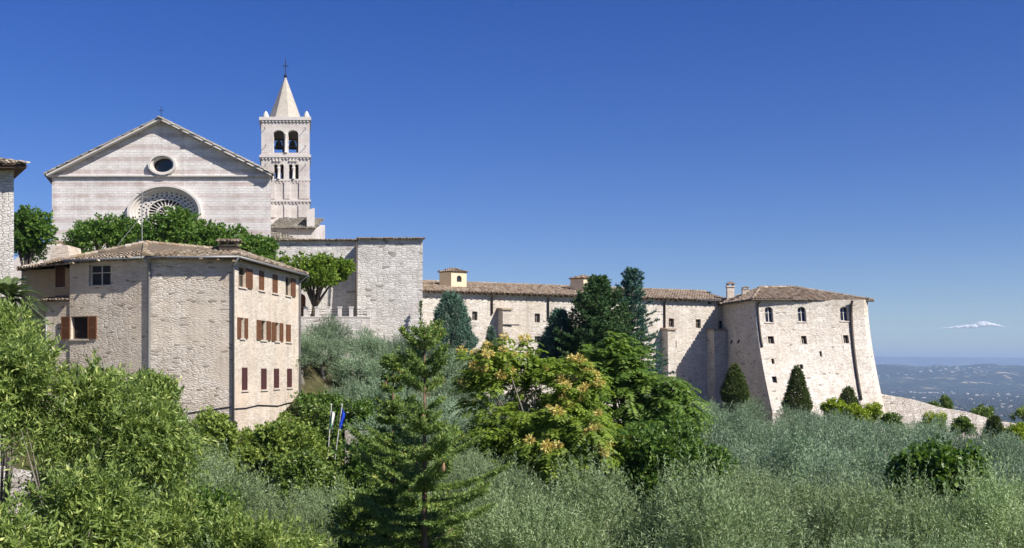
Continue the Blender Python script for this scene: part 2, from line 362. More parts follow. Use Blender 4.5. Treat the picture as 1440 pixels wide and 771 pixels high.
def window(W, parent, hole, box, reveal=.25, shutters=None, hwk=.5, smat='shutter', fmat='frame', mull=True, sill=True, surround=False, dark=False):
    a0, a1, z0, z1 = box; fw = min(.07, (a1 - a0) * .12)
    mb = MB(); t = reveal - .06
    for (p, q, r_, u) in ((a0, a0 + fw, z0, z1), (a1 - fw, a1, z0, z1)): W.box(mb, p, q, r_, u, t, t + .05)
    W.box(mb, a0 + fw, a1 - fw, z0, z0 + fw, t, t + .05)
    if mull:
        m = (a0 + a1) / 2; W.box(mb, m - fw * .5, m + fw * .5, z0 + fw, z1 - fw, t + .002, t + .05)
        zz = z0 + (z1 - z0) * .62; W.box(mb, a0 + fw, m - fw * .5, zz - .025, zz + .025, t + .004, t + .05); W.box(mb, m + fw * .5, a1 - fw, zz - .025, zz + .025, t + .004, t + .05)
    W.box(mb, a0 + fw, a1 - fw, z1 - fw, z1, t, t + .05)
    o = mb.build('window', M[fmat], parent)
    pb = MB(); pb.poly([W.pt(x, z, reveal) for x, z in hole]); pb.build('pane', M['dark' if dark else 'glass'], o)
    if sill:
        sb = MB(); W.box(sb, a0 - .1, a1 + .1, z0 - .1, z0 - .003, -.09, .1); sb.build('sill', M['stoneframe'], o)
    if surround:
        sb = MB(); k = .13
        W.box(sb, a0 - k, a0 - .003, z0, z1 + .002, -.03, .05); W.box(sb, a1 + .003, a1 + k, z0, z1 + .002, -.03, .05); W.box(sb, a0 - k, a1 + k, z1 + .004, z1 + k, -.034, .05)
        sb.build('surround', M['stoneframe'], o)
    hw = (a1 - a0) * hwk
    def shut(s0, s1, t0, t1):
        b = MB(); e = .07
        W.box(b, s0, s0 + e, z0, z1, t0, t1); W.box(b, s1 - e, s1, z0, z1, t0, t1)
        for zz in (z0, (z0 + z1) / 2 - e / 2, z1 - e): W.box(b, s0 + e, s1 - e, zz, zz + e, t0, t1)
        k = int((z1 - z0) / .11)
        for i in range(k):
            zz = z0 + (i + .5) * (z1 - z0) / k
            b.hexa([W.pt(x, zz + dz, tt) for dz, in ((-.045,), (.0,)) for x, tt in ((s0 + e, t0 + .005), (s1 - e, t0 + .005), (s1 - e, t1 - .005), (s0 + e, t1 - .005))])
        b.poly([W.pt(x, z, (t0 + t1) / 2) for x, z in rect_hole(s0 + e, s1 - e, z0 + e, z1 - e)])
        b.build('shutter', M[smat], o)
    if shutters in ('open', 'right', 'left'):
        if shutters != 'right': shut(a0 - hw - .02, a0 - .02, -.09, -.03)
        if shutters != 'left': shut(a1 + .02, a1 + hw + .02, -.09, -.03)
    if shutters == 'ajar':      # standing out from the wall at right angles
        for x0 in (a0 - .03, a1 + .03):
            b = MB(); W.box(b, x0 - .025, x0 + .025, z0, z1, -hw - .04, -.04)
            for i in range(12): W.box(b, x0 - .035, x0 + .035, z0 + .08 + i * (z1 - z0 - .16) / 12, z0 + .12 + i * (z1 - z0 - .16) / 12, -hw, -.08)
            b.build('shutter', M[smat], o)
    if shutters == 'closed':
        mm = (a0 + a1) / 2; shut(a0 + .02, mm - .006, .02, .08); shut(mm + .006, a1 - .02, .02, .08)
    return o
def pipe(parent, pts, r, mat='pipe', name='drainpipe'):
    b = MB(); b.tube(pts, r, 8); return b.build(name, M[mat], parent, smooth=True)
# ------------------------------------------------------------------ tiled roofs
def tiles(mb, poly, tw=.26, tl=.42, rnd=random.Random(3), under=True):
    """rows of barrel tiles over a planar polygon, first edge is the eave"""
    P = [Vector(p) for p in poly]
    n = Vector((0, 0, 0))
    for i in range(len(P)): n += P[i].cross(P[(i + 1) % len(P)])
    n.normalize()
    if n.z < 0: n = -n
    u = Vector((0, 0, 1)).cross(n)
    if u.length < 1e-3: u = Vector((1, 0, 0))
    u.normalize(); v = n.cross(u)
    if v.z < 0: v = -v; u = -u
    O = P[0]; q = [((p - O).dot(u), (p - O).dot(v)) for p in P]
    if under: mb.poly([p - n * .05 for p in P], .15)
    u0 = min(a for a, b in q); u1 = max(a for a, b in q); v0 = min(b for a, b in q); v1 = max(b for a, b in q)
    nu = int((u1 - u0) / tw); nv = int((v1 - v0) / tl + .999)
    for i in range(nu):
        uc = u0 + (i + .5) * (u1 - u0) / nu; ju = rnd.uniform(-.03, .03)
        for j in range(nv):
            va = v0 + j * tl
            if not (inpoly((uc, va + tl * .5), q) or inpoly((uc, va + .04), q)): continue
            ju2 = ju + rnd.uniform(-.025, .025); vs = va + rnd.uniform(-.05, .03); ve = va + tl * 1.12
            ra = tw * .42; rb = tw * .34; la = .085 + rnd.uniform(-.012, .03); lb = .01; pr = []
            for (vv, rr, ll) in ((vs, ra, la), (ve, rb, lb)):
                for k in range(5):
                    g = math.pi * k / 4; pr.append(O + u * (uc + ju2 - rr * math.cos(g)) + v * vv + n * (ll - .045 + rr * .95 * math.sin(g)))
            mb.mesh(pr, [(k, k + 1, k + 6, k + 5) for k in range(4)] + [(4, 3, 2, 1, 0)], min(1, max(0, rnd.gauss(.5, .28))))
def ridge(mb, a, b, r=.16, rnd=random.Random(4), step=.45):
    a = Vector(a); b = Vector(b); L = (b - a).length; n = max(1, int(L / step)); d = (b - a) / n
    for i in range(n):
        p = a + d * i; mb.tube([p + Vector((0, 0, .03)), p + d * 1.1], [r * 1.1, r * .92], 8, min(1, max(0, rnd.gauss(.55, .25))))
# ------------------------------------------------------------------ ground, valley, hills, haze, cloud
def sst(x, a, b):
    t = min(1, max(0, (x - a) / (b - a))); return t * t * (3 - 2 * t)
BY = [-400, -20, 0, 20, 45, 75, 105, 125, 150, 250, 500, 900, 2000, 1e6]
BZ = [-40, -6, -6, -6.6, -8.6, -8.6, -6.5, -5.5, -12, -60, -170, -210, -216, -216]
def gz(x, y):
    z = float(np.interp(y, BY, BZ))
    near = 1 - sst(y, 128, 180)
    z += sst(-x, -3, 9) * sst(y, 72, 99) * 8.0 * near
    z += sst(-x, 13, 17) * sst(y, 60, 68) * 3.8 * (1 - sst(y, 84, 100)) * near
    z += (1 - sst(x, 2, 12)) * sst(y, 20, 34) * (1 - sst(y, 62, 74)) * 2.0
    z -= sst(x, 24, 50) * sst(y, 70, 95) * 4.6 * near
    z -= sst(x, 37, 42) * sst(y, 115, 135) * 14
    z -= (sst(abs(x), 70, 700) * 150 + sst(abs(x), 60, 100) * 10) * (1 - sst(y, 150, 700)) * (1 if x > 0 else .0)
    return max(z, -216) + (0.25 * math.sin(x * .7 + 1.3) * math.sin(y * .53) if y < 130 and abs(x) < 80 else 0)
def axis(lo, hi, fine_lo, fine_hi, step, g=1.22):
    a = list(np.arange(fine_lo, fine_hi + .01, step)); s = step
    while a[-1] < hi: s *= g; a.append(min(hi, a[-1] + s))
    s = step; pre = []
    x = fine_lo
    while x > lo: s *= g; x = max(lo, x - s); pre.append(x)
    return pre[::-1] + a
xs = axis(-45000, 45000, -62, 62, 2.5); ys = axis(-400, 60000, 0, 150, 2.5)
gm = MB(); gm.v = [(x, y, gz(x, y)) for y in ys for x in xs]; nx = len(xs)
gm.f = [(j * nx + i, j * nx + i + 1, (j + 1) * nx + i + 1, (j + 1) * nx + i) for j in range(len(ys) - 1) for i in range(nx - 1)]; gm.t = [.5] * len(gm.f)
def ground_mat():
    m, nt, bs = mat_new('grass_and_fields')
    tc = nt.nodes.new('ShaderNodeTexCoord'); ob = tc.outputs['Object']
    n1 = noise(nt, ob, .6, 6, .7); n2 = noise(nt, ob, .12, 4)
    r1 = ramp(nt, [(.25, (.03, .035, .017)), (.5, (.065, .062, .03)), (.75, (.16, .13, .08))]); nt.links.new(n1.outputs['Fac'], r1.inputs[0])
    nearc = mixc(nt, maprange(nt, n2.outputs['Fac'], .45, .65, 0, .4), r1.outputs[0], (.05, .07, .02))
    mp = nt.nodes.new('ShaderNodeMapping'); nt.links.new(ob, mp.inputs[0]); mp.inputs['Scale'].default_value = (1 / 260, 1 / 520, 0)
    vo = nt.nodes.new('ShaderNodeTexVoronoi'); vo.voronoi_dimensions = '2D'; vo.inputs['Scale'].default_value = 1; nt.links.new(mp.outputs[0], vo.inputs['Vector'])
    sep = nt.nodes.new('ShaderNodeSeparateColor'); nt.links.new(vo.outputs['Color'], sep.inputs[0])
    rf = ramp(nt, [(0, (.02, .04, .018)), (.34, (.045, .07, .025)), (.52, (.09, .1, .04)), (.68, (.26, .21, .11)), (.84, (.5, .41, .26))], 'CONSTANT'); nt.links.new(sep.outputs[0], rf.inputs[0])
    mp2 = nt.nodes.new('ShaderNodeMapping'); nt.links.new(ob, mp2.inputs[0]); mp2.inputs['Scale'].default_value = (1 / 160, 1 / 420, 0)
    n3 = noise(nt, mp2.outputs[0], 1, 5, .7)
    farc = mixc(nt, maprange(nt, n3.outputs['Fac'], .40, .46), rf.outputs[0], (.012, .024, .012))
    v3 = nt.nodes.new('ShaderNodeTexVoronoi'); v3.voronoi_dimensions = '2D'; v3.inputs['Scale'].default_value = 1
    mp3 = nt.nodes.new('ShaderNodeMapping'); nt.links.new(ob, mp3.inputs[0]); mp3.inputs['Scale'].default_value = (1 / 90, 1 / 260, 0); nt.links.new(mp3.outputs[0], v3.inputs['Vector'])
    spot = maprange(nt, v3.outputs['Distance'], .1, .2, 1, 0); n4 = noise(nt, ob, .0009, 3); spot = math_n(nt, 'MULTIPLY', spot, maprange(nt, n4.outputs['Fac'], .5, .6))
    farc = mixc(nt, spot, farc, (.6, .54, .46))
    sx = nt.nodes.new('ShaderNodeSeparateXYZ'); nt.links.new(ob, sx.inputs[0])
    col = mixc(nt, maprange(nt, sx.outputs[1], 300, 900), nearc, farc)
    nt.links.new(col, bs.inputs['Base Color']); bs.inputs['Roughness'].default_value = 1; bs.inputs['Specular IOR Level'].default_value = 0
    return m
M['ground'] = ground_mat()
go = gm.build('ground', M['ground'], smooth=True); tag(go, kind='structure')
def hill_mesh(name, r0, r1, a0, a1, nr, na, hf):
    mb = MB()
    for i in range(nr + 1):
        for j in range(na + 1):
            r_ = r0 + (r1 - r0) * i / nr; a = R(a0 + (a1 - a0) * j / na)
            mb.v.append((r_ * math.sin(a), r_ * math.cos(a), hf(i / nr, r_, a)))
    mb.f = [(i * (na + 1) + j, i * (na + 1) + j + 1, (i + 1) * (na + 1) + j + 1, (i + 1) * (na + 1) + j) for i in range(nr) for j in range(na)]; mb.t = [.5] * len(mb.f)
    return tag(mb.build(name, M['ground'], smooth=True), kind='structure')
from mathutils import noise as mnoise
def hf1(t, r, a):
    x, y = r * math.sin(a), r * math.cos(a)
    n = mnoise.fractal(Vector((x / 2600, y / 3200, 3.1)), 1.0, 2.1, 6)
    n2 = mnoise.fractal(Vector((x / 700, y / 900, 8.1)), 1.0, 2.1, 4)
    return -219 + sst(t, 0, .75) * (268 + 130 * n + 60 * n2) - sst(t, .8, 1) * 120
def hf2(t, r, a):
    x = r * math.sin(a); n = mnoise.fractal(Vector((x / 7000, r / 9000, 1.7)), 1.0, 2.2, 5)
    return -219 + sst(t, 0, .8) * (600 + 260 * n)
hill_mesh('hills', 11500, 19500, -40, 40, 40, 240, hf1)
hill_mesh('far_mountains', 31000, 41000, -40, 40, 14, 160, hf2)
hz = MB(); hz.hexa([(-44900, -390, -222), (44900, -390, -222), (44900, 50000, -222), (-44900, 50000, -222), (-44900, -390, 520), (44900, -390, 520), (44900, 50000, 520), (-44900, 50000, 520)])
hm, hnt, hb = mat_new('haze_air'); hnt.nodes.remove(hb)
pv = hnt.nodes.new('ShaderNodeVolumePrincipled'); pv.inputs['Color'].default_value = (.52, .71, 1.0, 1); pv.inputs['Density'].default_value = 5.6e-5; pv.inputs['Anisotropy'].default_value = .1
hnt.links.new(pv.outputs[0], hnt.nodes['Material Output'].inputs['Volume'])
tag(hz.build('haze', hm), kind='stuff')
# small low cloud, a thin lens of real vapour 30 km out
cb = MB(); rr = random.Random(5)
def blob(mb, c, rx, ry, rz, n=20, m=10, seed=0, amp=.25):
    base = len(mb.v)
    for i in range(m + 1):
        th = math.pi * i / m
        for k in range(n):
            g = 2 * math.pi * k / n; d = Vector((math.sin(th) * math.cos(g), math.sin(th) * math.sin(g), math.cos(th)))
            q = 1 + amp * mnoise.noise(d * 1.6 + Vector((seed, 0, 0))); mb.v.append((c[0] + d.x * rx * q, c[1] + d.y * ry * q, c[2] + d.z * rz * q))
    for i in range(m):
        for k in range(n): mb.f.append((base + i * n + k, base + (i + 1) * n + k, base + (i + 1) * n + (k + 1) % n, base + i * n + (k + 1) % n)); mb.t.append(.5)
ct = thing('cloud', 'small thin white cloud low over the hazy valley at the right', 'cloud', at(1370, 458, 30000))
cm = plain('cloud_white', (1, 1, 1), 1, .0, .0005, spec=0)
ctr_ = cm.node_tree.nodes.new('ShaderNodeBsdfTransparent'); cmx = cm.node_tree.nodes.new('ShaderNodeMixShader'); cmx.inputs[0].default_value = .42
ctl = cm.node_tree.nodes.new('ShaderNodeBsdfTranslucent'); ctl.inputs[0].default_value = (1, 1, 1, 1); cm2 = cm.node_tree.nodes.new('ShaderNodeMixShader'); cm2.inputs[0].default_value = .25
cm.node_tree.links.new(cm.node_tree.nodes['Principled BSDF'].outputs[0], cm2.inputs[1]); cm.node_tree.links.new(ctl.outputs[0], cm2.inputs[2]); cm.node_tree.links.new(cm2.outputs[0], cmx.inputs[1]); cm.node_tree.links.new(ctr_.outputs[0], cmx.inputs[2]); cm.node_tree.links.new(cmx.outputs[0], cm.node_tree.nodes['Material Output'].inputs[0])
nu_, nc_ = 120, 14
for i in range(nu_ + 1):
    u = -1 + 2 * i / nu_; e = max(0.0, 1 - abs(u) ** 1.6); hump = math.exp(-((u - .36) / .3) ** 4); fz_ = mnoise.fractal(Vector((u * 5, 2.2, 0)), 1, 2, 4)
    ax_ = at(1368 + 57 * u, 461.5 - 1.2 * e - u * 1.2 - 1.6 * hump, 30000); up_h = (20 + 56 * e ** 1.5 + 58 * hump) * (1 + .35 * fz_) * (e + .02); dn_h = (8 + 30 * e) * (e + .02); hw_ = 260 * (e + .05)
    for k in range(nc_):
        g = 2 * math.pi * k / nc_; q_ = 1 + .3 * mnoise.fractal(Vector((u * 14, math.cos(g) * 1.2, math.sin(g) * 1.2 + 7)), 1, 2, 4)
        cb.v.append((ax_.x, ax_.y + hw_ * math.cos(g) * q_, ax_.z + (up_h if math.sin(g) > 0 else dn_h) * math.sin(g) * q_))
for i in range(nu_):
    for k in range(nc_): cb.f.append((i * nc_ + k, i * nc_ + (k + 1) % nc_, (i + 1) * nc_ + (k + 1) % nc_, (i + 1) * nc_ + k)); cb.t.append(.5)
cb.build('vapour_bank', cm, ct, smooth=True)

# piazza terrace of the church
pz = MB(); pz.hexa([(-75, 97.2, -3), (-13.6, 97.2, -3), (-13.6, 112, -3), (-75, 160, -3), (-75, 97.2, 4.6), (-13.6, 97.2, 4.6), (-13.6, 112, 4.6), (-75, 160, 4.6)])
tag(pz.build('piazza', M['flank']), kind='structure')
# ------------------------------------------------------------------ BASILICA
bz = thing('basilica', 'white and pink banded stone basilica with gabled facade and rose window', 'church', (-35.1, 107, 4.6))
D = 107.0
WF = Wall((at(73, 0, D).x, D), (at(381, 0, D).x, D))
zc = at(0, 248, D).z; zap = at(0, 171, D).z
def fz(px, py): return WF.inv(px, py)
ro = fz(233, 299); rose_r = (51 / F * D, 37 / F * D); oc = fz(229.5, 232.5)
sm = MB(); mid = fz(228, 0)[0]
rose_hole = ell(ro[0], ro[1], rose_r[0] * .93, rose_r[1] * .93, 56); oc_hole = ell(oc[0], oc[1], 15 / F * D, 11 / F * D, 32)
WF.face(sm, [(0, 4.6), (WF.L, 4.6), (WF.L, zc), (mid, zap), (0, zc)], [rose_hole, oc_hole], reveal=.9)
sk = Vector((-.30, 1, 0)); back = [p + sk * 34 for p in (WF.pt(0, 4.6), WF.pt(WF.L, 4.6), WF.pt(WF.L, zc), WF.pt(mid, zap), WF.pt(0, zc))]
fr = [WF.pt(0, 4.6), WF.pt(WF.L, 4.6), WF.pt(WF.L, zc), WF.pt(mid, zap), WF.pt(0, zc)]
sm.poly([fr[0], back[0], back[4], fr[4]]); sm.poly([fr[1], fr[2], back[2], back[1]]); sm.poly(back)
sm.build('wall', M['facade'], bz)
# gable coping and corbels
cn = MB(); ov = .75
def slope_pt(a): return (zc + (zap - zc) * a / mid) if a < mid else (zap - (zap - zc) * (a - mid) / (WF.L - mid))
for (a0, a1) in ((-.25, mid), (mid, WF.L + .2)):
    def zz(a): return zc + (zap - zc) * (a / mid if a1 <= mid else (WF.L - a) / (WF.L - mid))
    cn.hexa([WF.pt(a0, zz(a0) + .02, -ov), WF.pt(a1, zz(a1) + .02, -ov), WF.pt(a1, zz(a1) + .02, .3), WF.pt(a0, zz(a0) + .02, .3),
             WF.pt(a0, zz(a0) + .17, -ov), WF.pt(a1, zz(a1) + .17, -ov), WF.pt(a1, zz(a1) + .17, .3), WF.pt(a0, zz(a0) + .17, .3)])
    k = int((a1 - a0) / .38)
    for i in range(k):
        a = a0 + (i + .5) * (a1 - a0) / k
        if 0.1 < a < WF.L - .1: WF.box(cn, a - .05, a + .05, zz(a) - .12, zz(a) + .0, -.2, .05)
WF.box(cn, -.12, WF.L + .1, zc - .06, zc + .07, -.26, .05)
for i in range(80):
    a = (i + .5) * WF.L / 80; WF.box(cn, a - .06, a + .06, zc - .26, zc - .065, -.13, .05)
cn.build('cornice', M['trim'], bz)
rf = MB(); top = zap + .3
e0, e1, e2, e3 = (WF.pt(-.5, zc + .06, -ov), WF.pt(mid, zap + .19, -ov), WF.pt(mid, zap + .19) + sk * 34, WF.pt(-.5, zc + .06) + sk * 34)
tiles(rf, [e0, e1, e2, e3], .3, .5)
g0, g3 = WF.pt(WF.L + .45, zc + .06, -ov), WF.pt(WF.L + .45, zc + .06) + sk * 34
tiles(rf, [g0, g3, e2, e1], .3, .5); ridge(rf, e1, e2); 
ridge(rf, e0 + Vector((0, .12, .04)), e1 + Vector((0, .12, .04)), .13); ridge(rf, g0 + Vector((0, .12, .04)), e1 + Vector((0, .12, .04)), .13)
rf.build('roof', M['tile_grey'], bz)
# oculus and rose
def ring(W, mb, c, r0, r1, t0, t1, n=48):
    a = ell(*c, *r0, n); b = ell(*c, *r1, n)
    for i in range(n):
        j = (i + 1) % n
        A0, A1, B0, B1 = a[i], a[j], b[i], b[j]
        mb.hexa([W.pt(*A0, t1), W.pt(*A1, t1), W.pt(*B1, t1), W.pt(*B0, t1), W.pt(*A0, t0), W.pt(*A1, t0), W.pt(*B1, t0), W.pt(*B0, t0)])
o_ = MB(); k = D / F
ring(WF, o_, oc, (19.5 * k, 14.5 * k), (16.5 * k, 12.3 * k), -.42, .1); ring(WF, o_, oc, (16.5 * k, 12.3 * k), (14.2 * k, 10.2 * k), -.2, .3)
ow = o_.build('oculus', M['trim'], bz)
p_ = MB(); p_.poly([WF.pt(*q, .6) for q in oc_hole]); p_.build('pane', M['glass'], ow)
o_ = MB()
ring(WF, o_, ro, (52 * k, 37.8 * k), (48.5 * k, 35.2 * k), -.5, .1, 64); ring(WF, o_, ro, (48.5 * k, 35.2 * k), (45.5 * k, 33 * k), -.22, .2, 64); ring(WF, o_, ro, (45.5 * k, 33 * k), (42.5 * k, 30.8 * k), .1, .5, 64)
holes = []
def cirh(rad, cnt, r_, off=0):
    for i in range(cnt):
        a = 2 * math.pi * (i + off) / cnt; cx, cz = rad * math.cos(a), rad * math.sin(a)
        holes.append([(cx + r_ * math.cos(2 * math.pi * q / 7), cz + r_ * math.sin(2 * math.pi * q / 7)) for q in range(7)])
def slot(r0, r1, cnt, w0, w1):
    for i in range(cnt):
        a = 2 * math.pi * (i + .5) / cnt; e = Vector((math.cos(a), math.sin(a))); s_ = Vector((-e.y, e.x))
        holes.append([tuple(e * r0 - s_ * w0), tuple(e * (r1) - s_ * w1), tuple(e * (r1 + w1)), tuple(e * r1 + s_ * w1), tuple(e * r0 + s_ * w0)])
cirh(.915, 36, .036); cirh(.80, 30, .042, .5); cirh(.69, 26, .036)
slot(.35, .575, 26, .028, .052); slot(.12, .255, 12, .022, .05)
hs = [[(ro[0] + x * 43 * k, ro[1] + z * 31 * k) for x, z in h] for h in holes]
WF.face(o_, ell(ro[0], ro[1], 43.4 * k, 31.4 * k, 64), hs, reveal=.22, t=.36)
ring(WF, o_, ro, (43 * .64 * k, 31 * .64 * k), (43 * .6 * k, 31 * .6 * k), .22, .4); ring(WF, o_, ro, (43 * .34 * k, 31 * .34 * k), (43 * .29 * k, 31 * .29 * k), .22, .4)
rw = o_.build('rose_window', M['trim'], bz)
p_ = MB(); p_.poly([WF.pt(*q, .72) for q in rose_hole]); p_.build('pane', M['dark'], rw)
# gable cross
def cross(parent, base, h, w, r=.045, ball=0.0):
    b = MB(); b.tube([base, base + Vector((0, 0, h))], r, 6); b.tube([base + Vector((-w / 2, 0, h * .66)), base + Vector((w / 2, 0, h * .66))], r * .9, 6)
    if ball: b.lathe(base + Vector((0, 0, .05)), [(0.02, -.0), (ball * .8, ball * .4), (ball, ball), (ball * .7, ball * 1.6), (.04, ball * 2)], 10)
    return b.build('cross', M['iron'], parent)
cross(bz, WF.pt(mid, zap + .2, -.3), 1.25, .5, .03)
# flank buttress curve left of the facade, in front of the piazza trees
fb = MB(); pts = [(14, 372), (24, 362), (36, 354), (50, 348.5), (62, 345), (80, 342)]
for (p, q) in zip(pts[:-1], pts[1:]):
    a = at(*p, 103.5); b = at(*q, 103.5); z0 = 4.6
    fb.hexa([Vector((a.x, a.y, z0)), Vector((b.x, b.y, z0)), Vector((b.x, b.y + 1.6, z0)), Vector((a.x, a.y + 1.6, z0)), a, b, b + Vector((0, 1.6, 0)), a + Vector((0, 1.6, 0))])
fb.build('buttress', M['pale'], bz)
fb = MB(); a = at(64, 345, 105.2); b = at(97, 345, 105.2)
fb.hexa([Vector((a.x, a.y, 4.6)), Vector((b.x, b.y, 4.6)), Vector((b.x, b.y + 1.5, 4.6)), Vector((a.x, a.y + 1.5, 4.6)), a, b, b + Vector((0, 1.5, 0)), a + Vector((0, 1.5, 0))])
fb.build('side_chapel', M['flank'], bz)
fb = MB(); tiles(fb, [a + Vector((-.2, -.3, 0)), b + Vector((.2, -.3, 0)), b + Vector((.2, 1.6, .55)), a + Vector((-.2, 1.6, .55))], .26, .4); fb.build('chapel_roof', M['tile'], bz)
# ------------------------------------------------------------------ BELL TOWER
DT = 120.0; kt = DT / F
bt = thing('bell_tower', 'slender white bell tower with arched belfry and pointed stone spire', 'tower', at(401, 451, DT))
tx0, tx1 = at(367.5, 0, DT).x, at(435.5, 0, DT).x; tw_ = tx1 - tx0; skt = Vector((-.215, 1, 0))
TF = Wall((tx0, DT), (tx1, DT)); bk0 = Vector((tx0, DT, 0)) + skt * tw_; bk1 = Vector((tx1, DT, 0)) + skt * tw_
TB = Wall((bk1.x, bk1.y), (bk0.x, bk0.y)); TL = Wall((bk0.x, bk0.y), (tx0, DT)); TR = Wall((tx1, DT), (bk1.x, bk1.y))
ztop = at(0, 166, DT).z
def th(x0, x1, y0, y1, arch=True):
    a0, a1, z0, z1 = TF.rect(x0, x1, y0, y1); return arch_hole(a0, a1, z0, z1, 10, .75) if arch else rect_hole(a0, a1, z0, z1)
bel = [th(384, 399.5, 183, 215), th(404.5, 419.5, 183, 215), th(385, 390.5, 231, 252), th(393.5, 399, 231, 252), th(406, 411.5, 231, 252), th(414.5, 420, 231, 252)]
bmh = MB()
for W_ in (TF, TB, TL, TR):
    sc_ = W_.L / TF.L; hh = [[(a * sc_, z) for a, z in h] for h in bel]
    W_.face(bmh, rect_hole(0, W_.L, 4.6, ztop), hh, reveal=.55)
for zf in (at(0, 217, DT).z, at(0, 254, DT).z): bmh.poly([TF.pt(.02, zf, .02), TF.pt(TF.L - .02, zf, .02), TB.pt(.02, zf, .02), TB.pt(TB.L - .02, zf, .02)])
# raised lesenes, blind arcades and corner strips
for (x0, x1, y0, y1, pr) in ((367.5, 387, 256, 280, .14), (400, 408, 256, 280, .14), (421, 435.5, 256, 280, .14), (367.5, 387, 288, 306, .12), (400, 407, 288, 306, .12), (420, 435.5, 288, 306, .12)):
    a0, a1, z0, z1 = TF.rect(x0, x1, y0, y1); TF.box(bmh, a0, a1, z0, z1, -pr, .05)
bmh.build('shaft', M['pale'], bt)
for (yy, h, pr) in ((166, .36, .2), (219, .3, .18), (253, .2, .1), (282, .24, .16)):
    cb = MB(); z1 = at(0, yy - 1, DT).z; a0, a1 = -pr, TF.L + pr
    f0 = TF.pt(a0, z1, -pr); f1 = TF.pt(a1, z1, -pr); f2 = TB.pt(-pr, z1, -pr); f3 = TB.pt(TB.L + pr, z1, -pr)
    dz = Vector((0, 0, h)); cb.hexa([f0 - dz, f1 - dz, f2 - dz, f3 - dz, f0, f1, f2, f3])
    for i in range(14):
        a = (i + .5) * TF.L / 14; TF.box(cb, a - .08, a + .08, z1 - h - .22, z1 - h - .002, -pr * .7, .05)
    cb.build('cornice', M['trim'], bt)
cb = MB()
for (yy, x0, x1) in ((226, 384, 397), (226, 407, 420)):
    for i in range(3):
        a0, a1, z0, z1 = TF.rect(x0 + i * 4.4, x0 + i * 4.4 + 2.4, yy - 1.4, yy + 1.4); cb = MB(); TF.box(cb, a0, a1, z0, z1, -.16, .05); cb.build('corbel', M['trim'], bt)
for px in (402, 391.9, 412.9):
    a, _ = TF.inv(px, 0); z0, z1 = (at(0, 215, DT).z, at(0, 188, DT).z) if px == 402 else (at(0, 252, DT).z, at(0, 236, DT).z)
    col_ = MB(); p = TF.pt(a, z0, -.06); col_.lathe(p, [(.2, 0), (.2, .1), (.13, .18), (.12, z1 - z0 - .3), (.2, z1 - z0 - .1), (.22, z1 - z0)], 10); col_.build('colonnette', M['trim'], bt, smooth=True)
for (px, py) in ((373, 181), (430, 181), (374, 205), (430, 206), (374, 232), (430, 232)):
    a, z = TF.inv(px, py); tr_ = MB(); tr_.tube([TF.pt(a, z, .1), TF.pt(a, z, -.55)], .035, 5); tr_.build('tie_rod', M['iron'], bt)
for py in (206, 200):
    z = at(0, py, DT).z; tr_ = MB(); tr_.tube([TF.pt(.9, z, .3), TF.pt(TF.L - .9, z, .3)], .03, 5); tr_.build('tie_rod', M['iron'], bt)
cxy = (TF.pt(0, 0) + TF.pt(TF.L, 0) + TB.pt(0, 0) + TB.pt(TB.L, 0)) / 4
sp = MB(); spw = (422.5 - 379.5) / F * 122.7 / 2 * 1.14; sapz = at(0, 109, 122.7).z
sp.lathe((cxy.x, cxy.y, ztop - .05), [(spw * 1.04, 0), (.1, sapz - ztop)], 8, 1, 1); so = sp.build('spire', M['spire'], bt)
for i, (a, t) in enumerate(((.42, .42), (TF.L - .42, .42))):
    for W_ in (TF, TB):
        pn = MB(); p = W_.pt(a if W_ is TF else W_.L - a, ztop - .02, t); pn.lathe(p, [(.34, 0), (.34, .35), (.28, .5), (.16, .75), (.03, .9)], 8); pn.build('pinnacle', M['trim'], bt)
cross(bt, Vector((cxy.x, cxy.y, sapz - .1)), 2.15, .72, .05, .2)
for i, px in enumerate((392, 411.5)):
    p = at(px, 209.5, DT + 2.2); hb_ = MB()
    hb_.lathe(p, [(.52, 0), (.5, .08), (.4, .3), (.34, .62), (.28, .84), (.1, .95)], 14)
    hb_.tube([p + Vector((-.75, 0, 1.05)), p + Vector((.75, 0, 1.05))], .07, 6); hb_.tube([p + Vector((0, 0, -.06)), p + Vector((0, 0, .3))], .06, 6)
    tag(hb_.build('church_bell', M['bronze'], org=p, smooth=False), ('bronze bell hanging in the left arch of the belfry', 'bronze bell hanging in the right arch of the belfry')[i], 'bell')
# low transept roof under the tower
tb = thing('sacristy', 'low stone building with grey tiled roof below the bell tower', 'building', at(412, 450, 112))
D2 = 112.0; W2 = Wall((at(379, 0, D2).x, D2), (at(443, 0, D2).x, D2)); m_ = MB(); z2 = at(0, 322, D2).z
m_.hexa([W2.pt(0, 4.6, 0), W2.pt(W2.L, 4.6, 0), W2.pt(W2.L, 4.6, 6), W2.pt(0, 4.6, 6), W2.pt(0, z2, 0), W2.pt(W2.L, z2, 0), W2.pt(W2.L, z2 + 1.2, 6), W2.pt(0, z2 + 1.2, 6)]); m_.build('wall', M['pale'], tb)
m_ = MB(); tiles(m_, [W2.pt(-.1, z2, -.4), W2.pt(W2.L + .1, z2, -.4), W2.pt(W2.L + .1, z2 + 1.75, 5), W2.pt(-.1, z2 + 1.75, 5)], .27, .42)
tiles(m_, [at(380, 335, 110.5), at(420, 337, 110.5), at(402, 329, 111.9), at(381, 324, 111.9)], .27, .42); m_.build('roof', M['tile_grey'], tb)
m_ = MB(); a, b = at(433.5, 294, 113), at(444.5, 294, 113)
